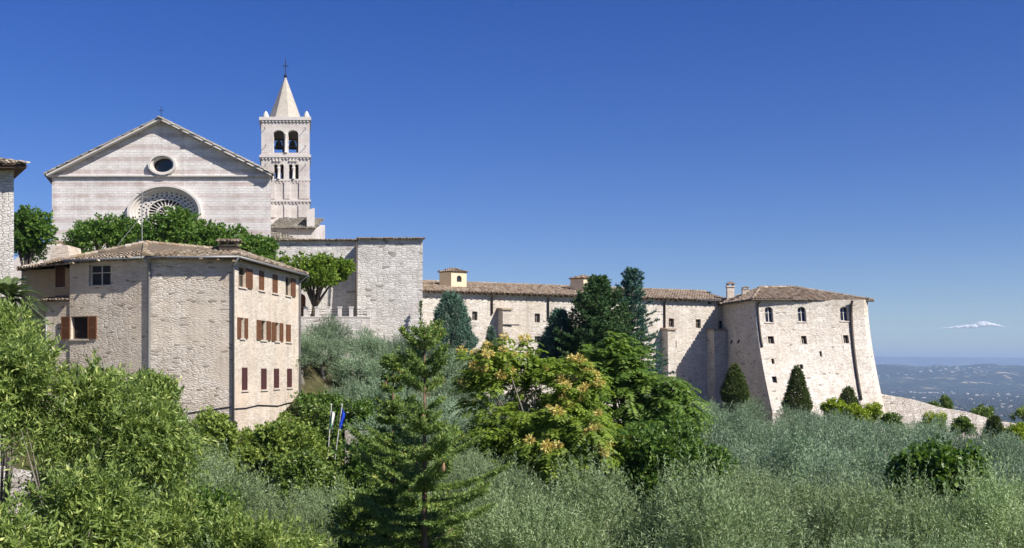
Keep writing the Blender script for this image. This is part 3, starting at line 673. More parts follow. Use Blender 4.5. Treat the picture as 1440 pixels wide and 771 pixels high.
m_.hexa([Vector((a.x, 112.2, z2 - .4)), Vector((b.x, 112.2, z2 - .4)), Vector((b.x - .9, 117, z2 - .4)), Vector((a.x - .9, 117, z2 - .4)), Vector((a.x, 112.2, a.z - .25)), Vector((b.x, 112.2, a.z)), Vector((b.x - .9, 117, a.z)), Vector((a.x - .9, 117, a.z - .25))]); m_.build('stair_turret', M['trim'], tb)
# ------------------------------------------------------------------ CHURCH FLANK WALL AND BLOCK
fk = thing('flank_building', 'tall plain grey stone building with square projecting block beside the church', 'building', (-17, 102.5, 4.6))
DB = 104.6; WB = Wall((at(366, 0, DB).x, DB), (at(505, 0, DB).x, DB)); zf = at(0, 338.5, DB).z
m_ = MB(); a0, a1, z0, z1 = WB.rect(413.5, 430, 413, 448); dh = arch_hole(a0, a1, 4.62, z1, 10, .8)
WB.face(m_, rect_hole(0, WB.L, 4.6, zf), [dh], reveal=.5)
bkz = Vector((-.1, 9, 0)); m_.poly([WB.pt(0, zf), WB.pt(WB.L, zf), WB.pt(WB.L, zf) + bkz, WB.pt(0, zf) + bkz]); m_.poly([WB.pt(0, 4.6), WB.pt(0, zf), WB.pt(0, zf) + bkz, WB.pt(0, 4.6) + bkz])
m_.build('wall', M['flank'], fk)
m_ = MB(); m_.poly([WB.pt(*q, .45) for q in dh]); dr = m_.build('door', M['door'], fk)
m_ = MB(); k0 = arch_hole(a0 - .45, a1 + .45, 4.62, z1 + .4, 10, .8)
for i in range(2, 12):
    A, B, C_, E = dh[i], dh[i + 1], k0[i + 1], k0[i]; m_.hexa([WB.pt(*q, .1) for q in (A, B, C_, E)] + [WB.pt(*q, -.08) for q in (A, B, C_, E)])
for (s0, s1) in ((a0 - .45, a0), (a1, a1 + .45)): WB.box(m_, s0, s1, 4.62, dh[2][1], -.08, .1)
m_.build('surround', M['trim'], dr)
DK = 102.6; WK = Wall((at(503, 0, DK).x, DK), (at(594.5, 0, DK).x, DK), lambda s, z: .055 * (11 - z) if z < 11 else 0); zk = at(0, 336, DK).z
m_ = MB(); WK.face(m_, [(0, 0), (WK.L, 0), (WK.L, 11), (WK.L, zk), (0, zk), (0, 11)], grid=2.0)
m_.poly([WK.pt(0, 0), WK.pt(0, 11), WK.pt(0, zk), Vector((WK.pt(0, 0).x, DB + 9, zk)), Vector((WK.pt(0, 0).x, DB + 9, 0))])
e = Vector((-2.2, 11, 0)); m_.poly([WK.pt(WK.L, 0), WK.pt(WK.L, 11), WK.pt(WK.L, zk), WK.pt(WK.L, zk) + e, WK.pt(WK.L, 0) + e]); m_.build('block_wall', M['block'], fk)
m_ = MB(); tiles(m_, [WK.pt(-.1, zk - .02, -.35), WK.pt(WK.L + .25, zk - .02, -.35), WK.pt(WK.L - 1.9, zk + .5, 9), WK.pt(-.1, zk + .5, 9)], .27, .42)
tiles(m_, [WB.pt(0, zf, -.35), WB.pt(WB.L, zf, -.35), WB.pt(WB.L, zf + .5, 8), WB.pt(0, zf + .5, 8)], .27, .42); m_.build('roof', M['tile'], fk)
pipe(fk, [WK.pt(-.12, zk - .3, -.1) , WK.pt(-.12, 6, -.1), WK.pt(-.12, 3.0, -.14)], .09, 'cpipe')
# terrace parapet with posts
pp = thing('terrace_parapet', 'low white parapet with stone posts along the church terrace', 'parapet', at(470, 455, 97.5))
m_ = MB(); WP = Wall((at(412, 0, 97.6).x, 97.6), (at(521, 0, 97.6).x, 97.6)); WP.box(m_, 0, WP.L, 3.2, 4.75, -.25, .1); m_.build('parapet_wall', M['pale'], pp)
m_ = MB(); WP.box(m_, 0, WP.L, 4.754, 4.85, -.3, .15); m_.build('coping', M['trim'], pp)
for px in (419, 430, 446, 462, 478, 494, 519):
    a = WP.inv(px, 0)[0]; m_ = MB(); WP.box(m_, a - .16, a + .16, 4.852, 5.65, -.2, .1); WP.box(m_, a - .2, a + .2, 5.652, 5.76, -.24, .14); m_.build('post', M['trim'], pp)
m_ = MB()
for zz_ in (5.05, 5.3, 5.52): m_.tube([WP.pt(.2, zz_, -.05), WP.pt(WP.L - .2, zz_, -.05)], .02, 5)
m_.build('railing', M['iron'], pp)
# ------------------------------------------------------------------ CONVENT WING
wg = thing('convent_wing', 'long pale stone convent wing with shallow tiled roof and small windows', 'convent', (8, 115, -6))
WW = Wall((at(590, 0, 107.8).x, 107.8), (at(1024, 0, 123.2).x, 123.2)); ze = 7.95
wins = [(664, 671.5, 438, 450.5, 0), (712.5, 716.5, 439, 451.5, 0), (752, 759.5, 441, 453.5, 0), (940.5, 948, 448, 460, 0), (978.5, 985.5, 449, 461.5, 0), (1010.5, 1017, 451, 463, 0),
        (944, 951.5, 479, 489.5, 0), (1013, 1020, 482, 494.5, 0), (1015.5, 1020, 508, 518, 0), (996, 1001, 424.5, 428, 0), (752, 760, 473, 482, 0), (858, 865, 445, 457, 0), (800, 807, 443, 455, 0)]
hs = [rect_hole(*WW.rect(*q[:4])) for q in wins]
m_ = MB(); WW.face(m_, rect_hole(0, WW.L, -9, ze), hs, reveal=.35)
m_.poly([WW.pt(0, -9, 12), WW.pt(0, ze, 12), WW.pt(WW.L, ze, 12), WW.pt(WW.L, -9, 12)]); m_.poly([WW.pt(0, -9), WW.pt(0, ze), WW.pt(0, ze, 12), WW.pt(0, -9, 12)])
m_.build('wall', M['conv'], wg)
for q, h in zip(wins, hs): window(WW, wg, h, WW.rect(*q[:4]), .33, mull=(q[1] - q[0] > 6), sill=False)
zr = 9.45; m_ = MB()
tiles(m_, [WW.pt(-1, ze + .02, -.65), WW.pt(WW.L, ze + .02, -.65), WW.pt(WW.L, zr, 6), WW.pt(-1, zr, 6)], .34, .5)
m_.poly([WW.pt(-1, zr, 6), WW.pt(WW.L + 2, zr, 6), WW.pt(WW.L + 2, ze, 12.6), WW.pt(-1, ze, 12.6)]); ridge(m_, WW.pt(-1, zr, 6), WW.pt(WW.L + 1, zr, 6)); m_.build('roof', M['tile'], wg)
m_ = MB(); rb = 60
for i in range(rb): a = (i + .5) * WW.L / rb; WW.box(m_, a - .07, a + .07, ze - .16, ze - .04, -.6, -.003)
m_.build('rafter', M['wood'], wg)
for (px, y1) in ((691.5, 442), (770.5, 449), (934, 463)):
    a, z = WW.inv(px, y1); pipe(wg, [WW.pt(a, ze - .12, -.55), WW.pt(a, ze - .5, -.12), WW.pt(a, z, -.12)], .1, 'cpipe')
a, z = WW.inv(1019, 517); pipe(wg, [WW.pt(a, ze - .1, -.6), WW.pt(a, ze - .7, -.2), WW.pt(a, z, -.2)], .13, 'cpipe')
def buttress(x0, x1, ytop, proj, cap=True):
    a0, z1 = WW.inv(x0 + 8, ytop); a1, _ = WW.inv(x1, ytop); b = MB()
    b.hexa([WW.pt(a0, -9, -proj * 1.25), WW.pt(a1, -9, -proj * 1.25), WW.pt(a1, -9, .1), WW.pt(a0, -9, .1), WW.pt(a0, z1, -proj), WW.pt(a1, z1, -proj), WW.pt(a1, z1, .1), WW.pt(a0, z1, .1)])
    o = b.build('buttress', M['conv'], wg)
    if cap:
        b = MB(); b.hexa([WW.pt(a0 - .12, z1 + .002, -proj - .15), WW.pt(a1 + .12, z1 + .002, -proj - .15), WW.pt(a1 + .12, z1 + .002, -.003), WW.pt(a0 - .12, z1 + .002, -.003),
                WW.pt(a0 - .12, z1 + .14, -proj - .15), WW.pt(a1 + .12, z1 + .14, -proj - .15), WW.pt(a1 + .12, z1 + .3, -.003), WW.pt(a0 - .12, z1 + .3, -.003)]); b.build('cap', M['tile'], o)
buttress(692, 712, 437, 1.3); buttress(922, 941, 465, 1.3); buttress(986, 1012, 466, 1.4)
a, z = WW.inv(722, 458); b = MB(); b.tube([WW.pt(WW.inv(700, 458)[0], z, -1.4), WW.pt(a, z, -1.5)], .07, 6); b.build('iron_bracket', M['iron'], wg)
def turret(px, yb, yt, Yd, wl, wr):
    c = at(px, yb, Yd); a = R(38); dl = Vector((-math.cos(a), math.sin(a), 0)) * wl; dr_ = Vector((math.cos(R(30)), math.sin(R(30)), 0)) * wr
    h = (yb - yt) / F * Yd; zb = c.z - .5; q = [c, c + dr_, c + dr_ + dl, c + dl]
    b = MB(); WR = Wall((q[0].x, q[0].y), (q[1].x, q[1].y)); hl = arch_hole(WR.L * .36, WR.L * .68, c.z + h * .22, c.z + h * .72, 8)
    WR.face(b, rect_hole(0, WR.L, zb, c.z + h), [hl], reveal=.2)
    for i in (1, 2, 3): b.poly([Vector((*q[i].xy, zb)), Vector((*q[(i + 1) % 4].xy, zb)), Vector((*q[(i + 1) % 4].xy, c.z + h)), Vector((*q[i].xy, c.z + h))])
    t = b.build('roof_turret', M['cream'], wg)
    b = MB(); b.poly([WR.pt(*p, .18) for p in hl]); b.build('pane', M['glass'], t)
    cc = (q[0] + q[2]) / 2; ap = Vector((cc.x, cc.y, c.z + h + .42)); b = MB(); ex = [cc + (Vector((*p.xy, 0)) - Vector((*cc.xy, 0))) * 1.16 for p in q]; ex = [Vector((p.x, p.y, c.z + h + .01)) for p in ex]
    b.poly(ex, .3)
    for i in range(4): tiles(b, [ex[i], ex[(i + 1) % 4], ap], .24, .34)
    b.build('turret_roof', M['tile'], t)
turret(634.5, 400, 382, 111.2, 1.65, 1.8); turret(820.5, 405, 391.5, 117.3, 1.75, 1.7)
# ------------------------------------------------------------------ CONVENT END BLOCK
eb = thing('convent_end_block', 'tall pale stone block with splayed base and hipped tile roof ending the convent', 'convent', (32, 114, -5))
K = at(1062, 421, 114.0); L_ = at(1214.5, 423, 114.6); J = at(1016, 421, 123.4); zt = 7.5
def fl(s, z):
    s = min(s, 11.4); u = max(0, min(1, (zt - .6 - z) / 11.2)); return (6.3 - 1.7 * max(0, min(1, s / 12))) * u ** 1.45
EF = Wall((K.x, K.y), (L_.x, L_.y), fl)
ew = [(1076, 1087, 431.5, 453.5, 1), (1122, 1133.5, 431.5, 452.5, 1), (1181.5, 1193, 431.5, 451.5, 1), (1080, 1088.5, 473, 483.5, 0), (1127, 1134.5, 472.5, 484, 0), (1186, 1193.5, 471.5, 483, 0),
      (1152.5, 1156, 494, 501.5, 0), (1085, 1089, 504.5, 512, 0), (1125, 1129.5, 512.5, 519, 0), (1086, 1092.5, 529.5, 538.5, 0)]
hs = []
for q in ew:
    a0, a1, z0, z1 = EF.rect(*q[:4]); hs.append(arch_hole(a0, a1, z0, z1, 8, .8) if q[4] else rect_hole(a0, a1, z0, z1))
m_ = MB(); zsn = [float(q) for q in np.linspace(-9, zt, 22)]
EF.face(m_, [(0, zt), (0, -9)][1:] + [(EF.L, q) for q in zsn] + [(0, q) for q in zsn[:0:-1]], hs, reveal=.4, grid=.9)
# right return beyond the pipe: angled face
Rr = at(1220.5, 426, 115.4)
class Ret:
    L = (Rr - L_).xy.length
    def pt(s, a, z, t=0):
        f = fl(12, z); q = L_.xy + (Rr - L_).xy * a / s.L - EF.n * f; return Vector((q.x, q.y, z))
ER = Ret()
for z0, z1 in zip(zsn[:-1], zsn[1:]):
    m_.poly([EF.pt(EF.L, z0), ER.pt(ER.L, z0), ER.pt(ER.L, z1), EF.pt(EF.L, z1)])
    m_.poly([ER.pt(ER.L, z0), Vector((Rr.x - 1.5, 130, z0)), Vector((Rr.x - 1.5, 130, z1)), ER.pt(ER.L, z1)])
    m_.poly([EF.pt(0, z0), EF.pt(0, z1), Vector((J.x - .4, J.y + 1, z1)), Vector((J.x - .4 , J.y + 1, z0))])
m_.build('wall', M['conv'], eb)
for q, h in zip(ew, hs): window(EF, eb, h, EF.rect(*q[:4]), .38, mull=(q[1] - q[0] > 7), sill=bool(q[4]), surround=(q[4] == 0 and q[1] - q[0] > 7), fmat='wframe' if q[4] else 'frame')
for (px, py) in ((1028.5, 481), (1038.5, 480.5)):
    # slots in the shaded return
    WS = Wall((J.x - .4, J.y + 1), (K.x, K.y), lambda s, z: fl(0, z) * min(1, s / 6) * .82); a, z = WS.inv(px, py); m_ = MB(); WS.box(m_, a - .12, a + .12, z - .2, z + .2, -.05, .05); m_.build('slit_window', M['dark'], eb)
m_ = MB(); ovh = .55
eK = EF.pt(-.5, zt, -ovh); eL = Vector((*ER.pt(ER.L + .4, zt, 0).xy, zt)) + Vector((.3, -.5, 0)); eJ = Vector((J.x - .9, J.y + .6, zt)); eKc = Vector((eK.x, eK.y, zt))
r0 = at(1069, 404.5, 118); r1 = at(1116, 404, 119.5); eB = Vector((Rr.x - 1, 131, zt)); eJb = Vector((J.x + 2, 131, zt))
tiles(m_, [eKc, eL, r1, r0], .34, .5); tiles(m_, [eJ, eKc, r0], .34, .5); m_.poly([eL, eB, r1], .4); m_.poly([eB, eJb, r0, r1], .4); m_.poly([eJb, eJ, r0], .4)
ridge(m_, eKc, r0); ridge(m_, eL, r1); ridge(m_, r0, r1); m_.build('roof', M['tile'], eb)
m_ = MB(); m_.tube([eKc + Vector((0, -.02, -.08)), eL + Vector((0, -.02, -.08))], .09, 7); m_.tube([eJ + Vector((0, 0, -.08)), eKc + Vector((0, -.02, -.08))], .09, 7); m_.build('gutter', M['cpipe'], eb)
for (px, yb, r_) in ((1071.5, 488, .1), (1210.5, 562, .15)):
    a, zb = EF.inv(px, yb); a1_, zt1 = EF.inv(px - (14 if px > 1200 else 1), 426); pts = [EF.pt(a1_, zt - .15, -.45)]
    for i in range(10):
        u = i / 9; pts.append(EF.pt(a1_ + (a - a1_) * u if px > 1200 else a, zt - .5 + (zb - zt + .5) * u, -.13))
    pipe(eb, pts, r_, 'cpipe')
def chimney(parent, px, y0, y1, Yd, wpx, mat, tmat='tile', pots=True):
    c = at(px, y0, Yd); w_ = wpx / F * Yd; h = (y0 - y1) / F * Yd; b = MB(); b.box((c.x, c.y, c.z + h * .36), (w_, w_ * .8, h * .82)); b.box((c.x, c.y, c.z + h * .74), (w_ * 1.18, w_, h * .06))
    o = b.build('chimney', M[mat], parent); b = MB()
    for sx in (-1, 1): b.box((c.x + sx * w_ * .38, c.y, c.z + h * .82), (w_ * .18, w_ * .7, h * .1))
    zt_ = c.z + h * .872; b.hexa([Vector((c.x - w_ * .6, c.y - w_ * .5, zt_)), Vector((c.x + w_ * .6, c.y - w_ * .5, zt_)), Vector((c.x + w_ * .6, c.y + w_ * .5, zt_)), Vector((c.x - w_ * .6, c.y + w_ * .5, zt_)),
           Vector((c.x - w_ * .2, c.y - w_ * .5, zt_ + h * .12)), Vector((c.x + w_ * .2, c.y - w_ * .5, zt_ + h * .12)), Vector((c.x + w_ * .2, c.y + w_ * .5, zt_ + h * .12)), Vector((c.x - w_ * .2, c.y + w_ * .5, zt_ + h * .12))])
    b.build('chimney_cap', M[tmat], o)
chimney(eb, 1027, 424, 396, 122, 10, 'houseside'); chimney(eb, 1048, 418, 403, 119, 9, 'houseside')
# ------------------------------------------------------------------ SCARP WALL AT RIGHT
rw_ = MB(); n = 30
A = at(1224, 552.5, 113.2)
for i in range(n):
    def rp_(k):
        u = k / n; px = 1226 + u * 330; Y = 112.8 - 2.5 * u; py = 552 + (px - 1237) * .232 + 1.2 * math.sin(k * .9); p = at(px, py, Y); return p
    a, b = rp_(i), rp_(i + 1); f = Vector((0, -2.6, 0)); dn = 9
    rw_.hexa([a + f + Vector((0, 0, -dn)), b + f + Vector((0, 0, -dn)), b + Vector((0, 1.2, -dn)), a + Vector((0, 1.2, -dn)), a, b, b + Vector((0, 1.2, -.05)), a + Vector((0, 1.2, -.05))])
tag(rw_.build('scarp_wall', M['rwall'], org=A), 'rough white stone wall sloping down to the right from the convent block', 'wall')
# ------------------------------------------------------------------ STONE HOUSE
hs_ = thing('stone_house', 'three storey rubble stone house with shuttered windows and mossy tile roof', 'house', (-22, 74, -4))
C_ = at(327.5, 0, 70); B_ = at(210, 0, 70.4); A_ = at(98, 0, 72.6); D_ = at(420.5, 0, 83); zh = 7.42; zb = -9
HL = Wall((A_.x, A_.y), (B_.x, B_.y)); HF = Wall((B_.x, B_.y), (C_.x, C_.y)); HR = Wall((C_.x, C_.y), (D_.x, D_.y))
lw = [(125, 155.5, 372, 402, None), (97.5 + 2, 124, 445, 477, 'open'), (120, 146, 517, 530, None)]
m_ = MB(); hl = [rect_hole(*HL.rect(*q[:4])) for q in lw]
# the lit opening with shutters sits on the lower wall that runs further left
HL.face(m_, rect_hole(0, HL.L, zb, zh), [hl[0], hl[1], hl[2]], reveal=.3)
HF.face(m_, rect_hole(0, HF.L, zb, zh)); 
E_ = Vector((-20, 93, 0)); G_ = Vector((-36, 88, 0))
for p, q in ((D_, E_), (E_, G_), (G_, A_)): m_.poly([Vector((p.x, p.y, zb)), Vector((q.x, q.y, zb)), Vector((q.x, q.y, zh)), Vector((p.x, p.y, zh))])
m_.build('wall', M['house'], hs_)
window(HL, hs_, hl[0], HL.rect(*lw[0][:4]), .3, fmat='wframe'); window(HL, hs_, hl[1], HL.rect(*lw[1][:4]), .3, shutters='open', dark=True, mull=False); window(HL, hs_, hl[2], HL.rect(*lw[2][:4]), .3)
rwn = [(335.5, 345.5, 376, 404, 'right'), (364, 372, 381, 408.5, 'closed'), (383, 391, 386, 412.5, 'closed'), (401.5, 408.5, 390, 416, 'right'),
       (337.6, 343.2, 447, 476, 'open'), (366.4, 374.2, 451, 478.5, 'open'), (386.4, 392.6, 454, 480, 'open'), (402, 409.5, 456.5, 481, 'closed'),
       (340, 348.5, 517, 549, 'closed'), (367, 375.5, 518.5, 548, 'closed'), (385, 393, 518.5, 546, 'closed'), (403.5, 411, 518.5, 545, 'closed')]
m_ = MB(); hr = [rect_hole(*HR.rect(*q[:4])) for q in rwn]; HR.face(m_, rect_hole(0, HR.L, zb, zh), hr, reveal=.25); m_.build('side_wall', M['houseside'], hs_)
for i, (q, h) in enumerate(zip(rwn, hr)): window(HR, hs_, h, HR.rect(*q[:4]), .24, shutters=q[4], hwk=.85 if i < 4 else .72, smat='maroon' if i > 7 else 'shutter', surround=False)
# ochre recessed annex and lower step at the left
Q0 = at(30, 0, 76.5); Q1 = at(99, 0, 74.8); HA = Wall((Q0.x, Q0.y), (Q1.x, Q1.y)); m_ = MB(); wq = (77.5, 91.5, 375, 404)
hq = rect_hole(*HA.rect(*wq)); HA.face(m_, rect_hole(0, HA.L, zb, zh - .3), [hq]); m_.poly([Vector((*Q0.xy, zb)), Vector((*G_.xy, zb)), Vector((*G_.xy, zh)), Vector((*Q0.xy, zh - .3))]); m_.build('annex_wall', M['annex'], hs_)
window(HA, hs_, hq, HA.rect(*wq), .24, shutters='closed')
S0 = at(65, 0, 73.4); S1 = at(98.5, 0, 72.75); HS = Wall((S0.x, S0.y), (S1.x, S1.y)); zs = HS.inv(80, 424)[1]; m_ = MB()
m_.hexa([HS.pt(0, zb, 0), HS.pt(HS.L, zb, 0), HS.pt(HS.L, zb, 2.2), HS.pt(0, zb, 2.2), HS.pt(0, zs, 0), HS.pt(HS.L, zs, 0), HS.pt(HS.L, zs + .3, 2.2), HS.pt(0, zs + .3, 2.2)]); m_.build('step_wall', M['house'], hs_)
m_ = MB(); tiles(m_, [HS.pt(-.6, zs + .05, -.35), HS.pt(HS.L, zs + .05, -.35), HS.pt(HS.L, zs + .5, 2), HS.pt(-.6, zs + .5, 2)], .24, .38); m_.build('canopy_roof', M['tile_house'], hs_)
# house roof
m_ = MB(); o_h = .62
def outp(p, q, r): # overhang corner between walls p->q and q->r
    d1 = (q - p).xy.normalized(); d2 = (r - q).xy.normalized(); n1 = Vector((d1.y, -d1.x)); n2 = Vector((d2.y, -d2.x)); b = (n1 + n2); b = b / max(.4, b.dot(n1)); return Vector((q.x + b.x * o_h, q.y + b.y * o_h, zh + .02))
rA = Vector((at(24, 0, 75).x, 75.0, zh - .35)); rBe = outp(A_, B_, C_); rCe = outp(B_, C_, D_); rDe = outp(C_, D_, E_); rE = Vector((E_.x + .4, E_.y + .4, zh)); rG = Vector((G_.x - .6, G_.y + .5, zh - .3))
R1 = at(205, 341.5, 76.2); R2 = at(336, 353.5, 80.0)
rAl = Vector((rA.x, rA.y, rA.z)); rAe = outp(A_ + (A_ - B_), A_, B_)
m2 = MB(); tiles(m_, [rAl, rAe, rBe, R1], .33, .46); tiles(m_, [rBe, rCe, R2, R1], .33, .46); tiles(m_, [rCe, rDe, R2], .33, .46)
tiles(m_, [rDe, rE, R2], .33, .46); m_.poly([rE, rG, R1, R2], .4); tiles(m_, [rG, rAl, R1], .33, .46)
ridge(m_, R1, R2, .15); ridge(m_, rCe, R2, .15); ridge(m_, rBe, R1, .15); ridge(m_, rDe, R2, .15); ridge(m_, rAl, R1, .15)
m_.build('roof', M['tile_house'], hs_)
m_ = MB(); dzv = Vector((0, 0, -.1)); m_.tube([rAe + dzv, rBe + dzv], .085, 7); m_.tube([rBe + dzv, rCe + dzv], .085, 7); m_.tube([rCe + dzv, rDe + dzv], .085, 7); m_.tube([rDe + dzv, rDe + Vector((.05, .3, -.15)), rDe + Vector((-.2, .6, -.6))], .07, 6); m_.build('gutter', M['pipe'], hs_, smooth=True)
m_ = MB()
for W_ in (HL, HF, HR):
    k = int(W_.L / .55)
    for i in range(k): a = (i + .5) * W_.L / k; W_.box(m_, a - .05, a + .05, zh - .13, zh - .01, -.5, -.003)
m_.build('rafter', M['wood'], hs_)
pipe(hs_, [rBe + dzv, HF.pt(.02, zh - .5, -.12), HF.pt(.02, -1, -.12), HF.pt(.02, -8, -.12)], .1); pipe(hs_, [rCe + dzv, HF.pt(HF.L + .06, zh - .6, -.1), HF.pt(HF.L + .06, -8, -.1)], .085)
pipe(hs_, [rDe + dzv, HR.pt(HR.L - .06, zh - .6, -.1), HR.pt(HR.L - .06, -8, -.1)], .08)
a, z = HS.inv(66, 446); pipe(hs_, [HS.pt(.1, z, -.1), HS.pt(.1, -2, -.1)], .09)
cbl = MB(); cbl.tube([HF.pt(HF.L - 3, HF.inv(290, 581)[1], -.05), HF.pt(HF.L - .1, HF.inv(325, 572)[1], -.05)], .03, 5); pts = []
for px, py in ((329, 575), (345, 574), (362, 570), (390, 571), (404, 567), (419, 565)):
    a, z = HR.inv(px, py); pts.append(HR.pt(a, z, -.05))
cbl.tube(pts, .04, 5); cbl.build('cable', M['iron'], hs_)
c = at(322, 357, 78.5); m_ = MB(); m_.box((c.x, c.y, c.z + .05), (1.25, .9, .9)); m_.box((c.x, c.y, c.z + .55), (1.4, 1.02, .1)); ch = m_.build('chimney', M['darkbrick'], hs_)
m_ = MB(); b0 = c.z + .84
for sx in (-.55, 0, .55): m_.box((c.x + sx, c.y, c.z + .72), (.12, .8, .23))
tiles(m_, [Vector((c.x - .85, c.y - .65, b0)), Vector((c.x + .85, c.y - .65, b0)), Vector((c.x + .85, c.y, b0 + .22)), Vector((c.x - .85, c.y, b0 + .22))], .24, .34)
tiles(m_, [Vector((c.x + .85, c.y + .65, b0)), Vector((c.x - .85, c.y + .65, b0)), Vector((c.x - .85, c.y, b0 + .22)), Vector((c.x + .85, c.y, b0 + .22))], .24, .34); m_.build('chimney_cap', M['tile_house'], ch)
m_ = MB(); mb0 = R1 + Vector((-.3, .1, -.2)); mt = at(199, 262, 76.2); mt = Vector((mb0.x, mb0.y, mt.z - .3)); m_.tube([mb0, mt], .035, 6)
q = at(165, 346, 75.8); m_.tube([mb0 + Vector((0, 0, 2.2)), q], .022, 5); m_.tube([mb0 + Vector((0, 0, 3.5)), mb0 + Vector((.5, .3, 3.5))], .02, 5)
for i in range(5): m_.tube([mt + Vector((-.3 + i * .02, -.4 + i * .2, -.25)), mt + Vector((.3 - i * .02, -.4 + i * .2, -.25))], .012, 4)
m_.build('antenna_mast', M['pipe'], hs_)
# small white gable behind the house roof at the left
sg = thing('dormer_hut', 'small pale plastered roof hut behind the ridge of the stone house', 'roof hut', at(95, 352, 84)); m_ = MB(); c = at(93, 349.5, 82)
m_.hexa([Vector((c.x - 1.3, 81.5, 6.5)), Vector((c.x + .9, 81.5, 6.5)), Vector((c.x + .9, 84, 6.5)), Vector((c.x - 1.3, 84, 6.5)), Vector((c.x - .9, 81.5, c.z + .1)), Vector((c.x + .3, 81.5, c.z + .2)), Vector((c.x + .3, 84, c.z + .2)), Vector((c.x - .9, 84, c.z + .1))]); m_.build('wall', M['houseside'], sg)
# building cut by the left edge of the photograph
lb = thing('white_stone_building', 'white stone building with wide tiled eave at the left edge', 'building', (-31, 62, -6)); x1 = at(19.5, 0, 60).x; m_ = MB(); zl = at(0, 236, 60).z
m_.hexa([(-42, 60, -9), (x1, 60, -9), (x1 - 5.2, 68, -9), (-42, 68, -9), (-42, 60, zl), (x1, 60, zl), (x1 - 5.2, 68, zl), (-42, 68, zl)]); m_.build('wall', M['wrubble'], lb)
m_ = MB(); ex = at(47, 0, 60).x; zz_ = zl - .15
m_.hexa([(-42, 59.2, zz_), (ex, 59.2, zz_), (ex - 6.5, 69, zz_), (-42, 69, zz_), (-42, 59.2, zz_ + .14), (ex, 59.2, zz_ + .14), (ex - 6.5, 69, zz_ + .14), (-42, 69, zz_ + .14)]); m_.build('eave', M['wood'], lb)
m_ = MB(); pk = Vector((-38, 64, zl + 2.1)); tiles(m_, [(-50, 59.1, zz_ + .2), (ex + .05, 59.1, zz_ + .2), (-36, 64, zl + 2.0), (-50, 64, zl + 2.0)], .25, .4); tiles(m_, [(ex + .05, 59.1, zz_ + .2), (ex - 6.4, 69, zz_ + .2), (-36, 64, zl + 2.0)], .25, .4); m_.build('roof', M['tile_house'], lb)
# garden walls
gw = MB(); gw.hexa([(-15.5, 24.2, -9), (-10.6, 25.0, -9), (-10.6, 25.6, -9), (-15.5, 24.8, -9), (-15.5, 24.2, -1.6), (-10.6, 25.0, -2.6), (-10.6, 25.6, -2.6), (-15.5, 24.8, -1.6)])
tag(gw.build('garden_wall', M['gwall'], org=(-12, 24.6, -6)), 'sunlit dry stone garden wall glimpsed through the bright leafy tree', 'wall')
iw = MB(); ia, ib = at(255, 0, 61), at(455, 0, 64); ia.z, ib.z = 0, 0; iw.hexa([Vector((ia.x, ia.y, -10)), Vector((ib.x, ib.y, -10)), Vector((ib.x, ib.y + 1, -10)), Vector((ia.x, ia.y + 1, -10)), Vector((ia.x, ia.y, -4.6)), Vector((ib.x, ib.y, -5.2)), Vector((ib.x, ib.y + 1, -5.2)), Vector((ia.x, ia.y + 1, -4.6))])
tag(iw.build('retaining_wall', M['gwall'], org=(-15, 62, -8)), 'stone retaining wall under the ivy below the house', 'wall')
tw2 = MB(); a, b = at(485, 606, 72), at(600, 612, 72); tw2.hexa([Vector((a.x, 72, -10)), Vector((b.x, 72, -10)), Vector((b.x, 73, -10)), Vector((a.x, 73, -10)), a, b, b + Vector((0, 1, 0)), a + Vector((0, 1, 0))])
tag(tw2.build('terrace_wall', M['gwall'], org=(-9, 72, -9)), 'low stone terrace wall behind the spruce beside the flags', 'wall')
# ------------------------------------------------------------------ VEGETATION
M['olive'] = leafm('olive_leaf_silver', [(0, (.06, .085, .04)), (.45, (.125, .165, .082)), (.8, (.19, .235, .13)), (1, (.25, .29, .18))], .3, .6, .15, (1.1, 1.15, .7), 2.0, .3)
M['olivefar'] = leafm('olive_leaf_bluegreen', [(0, (.06, .09, .055)), (.5, (.115, .155, .10)), (1, (.19, .24, .155))], .28, .6, .15, (1, 1.1, .8), 2.0, .3)
M['bright'] = leafm('bright_green_leaf', [(0, (.045, .073, .02)), (.5, (.105, .146, .036)), (.85, (.185, .22, .06)), (1, (.30, .32, .12))], .38, .45, .4, (1.1, 1.1, .7), 2.25)
M['piazza_leaf'] = leafm('lime_tree_leaf', [(0, (.02, .045, .01)), (.5, (.045, .085, .016)), (1, (.10, .145, .03))], .4, .5, .25, None, 2.6)
M['planeleaf'] = leafm('plane_tree_leaf', [(0, (.04, .075, .012)), (.5, (.085, .13, .018)), (1, (.15, .19, .03))], .4, .5, .25, None, 2.0)
M['cypblue'] = leafm('blue_cypress_spray', [(0, (.035, .07, .05)), (.5, (.065, .115, .085)), (1, (.12, .175, .13))], .1, .6, .2, None, 1.7)
M['conifer'] = leafm('dark_conifer_spray', [(0, (.012, .03, .012)), (.5, (.028, .058, .02)), (1, (.06, .095, .03))], .15, .6, .2, None, 2.1)
M['spruceblue'] = leafm('bluish_needle', [(0, (.015, .04, .032)), (.5, (.03, .068, .052)), (1, (.06, .105, .075))], .15, .6, .2, None, 2.0)
M['needle'] = leafm('spruce_needle', [(0, (.026, .044, .012)), (.5, (.06, .09, .024)), (.85, (.10, .13, .035)), (1, (.18, .16, .045))], .3, .55, .25, None, 3.1)
M['frond'] = leafm('ailanthus_leaflet', [(0, (.028, .055, .010)), (.5, (.062, .105, .018)), (1, (.13, .175, .035))], .44, .5, .3, None, 2.25)
M['frondy'] = leafm('yellowing_ailanthus_leaflet', [(0, (.06, .085, .012)), (.5, (.108, .16, .024)), (1, (.21, .25, .04))], .45, .5, .3, None, 1.9)
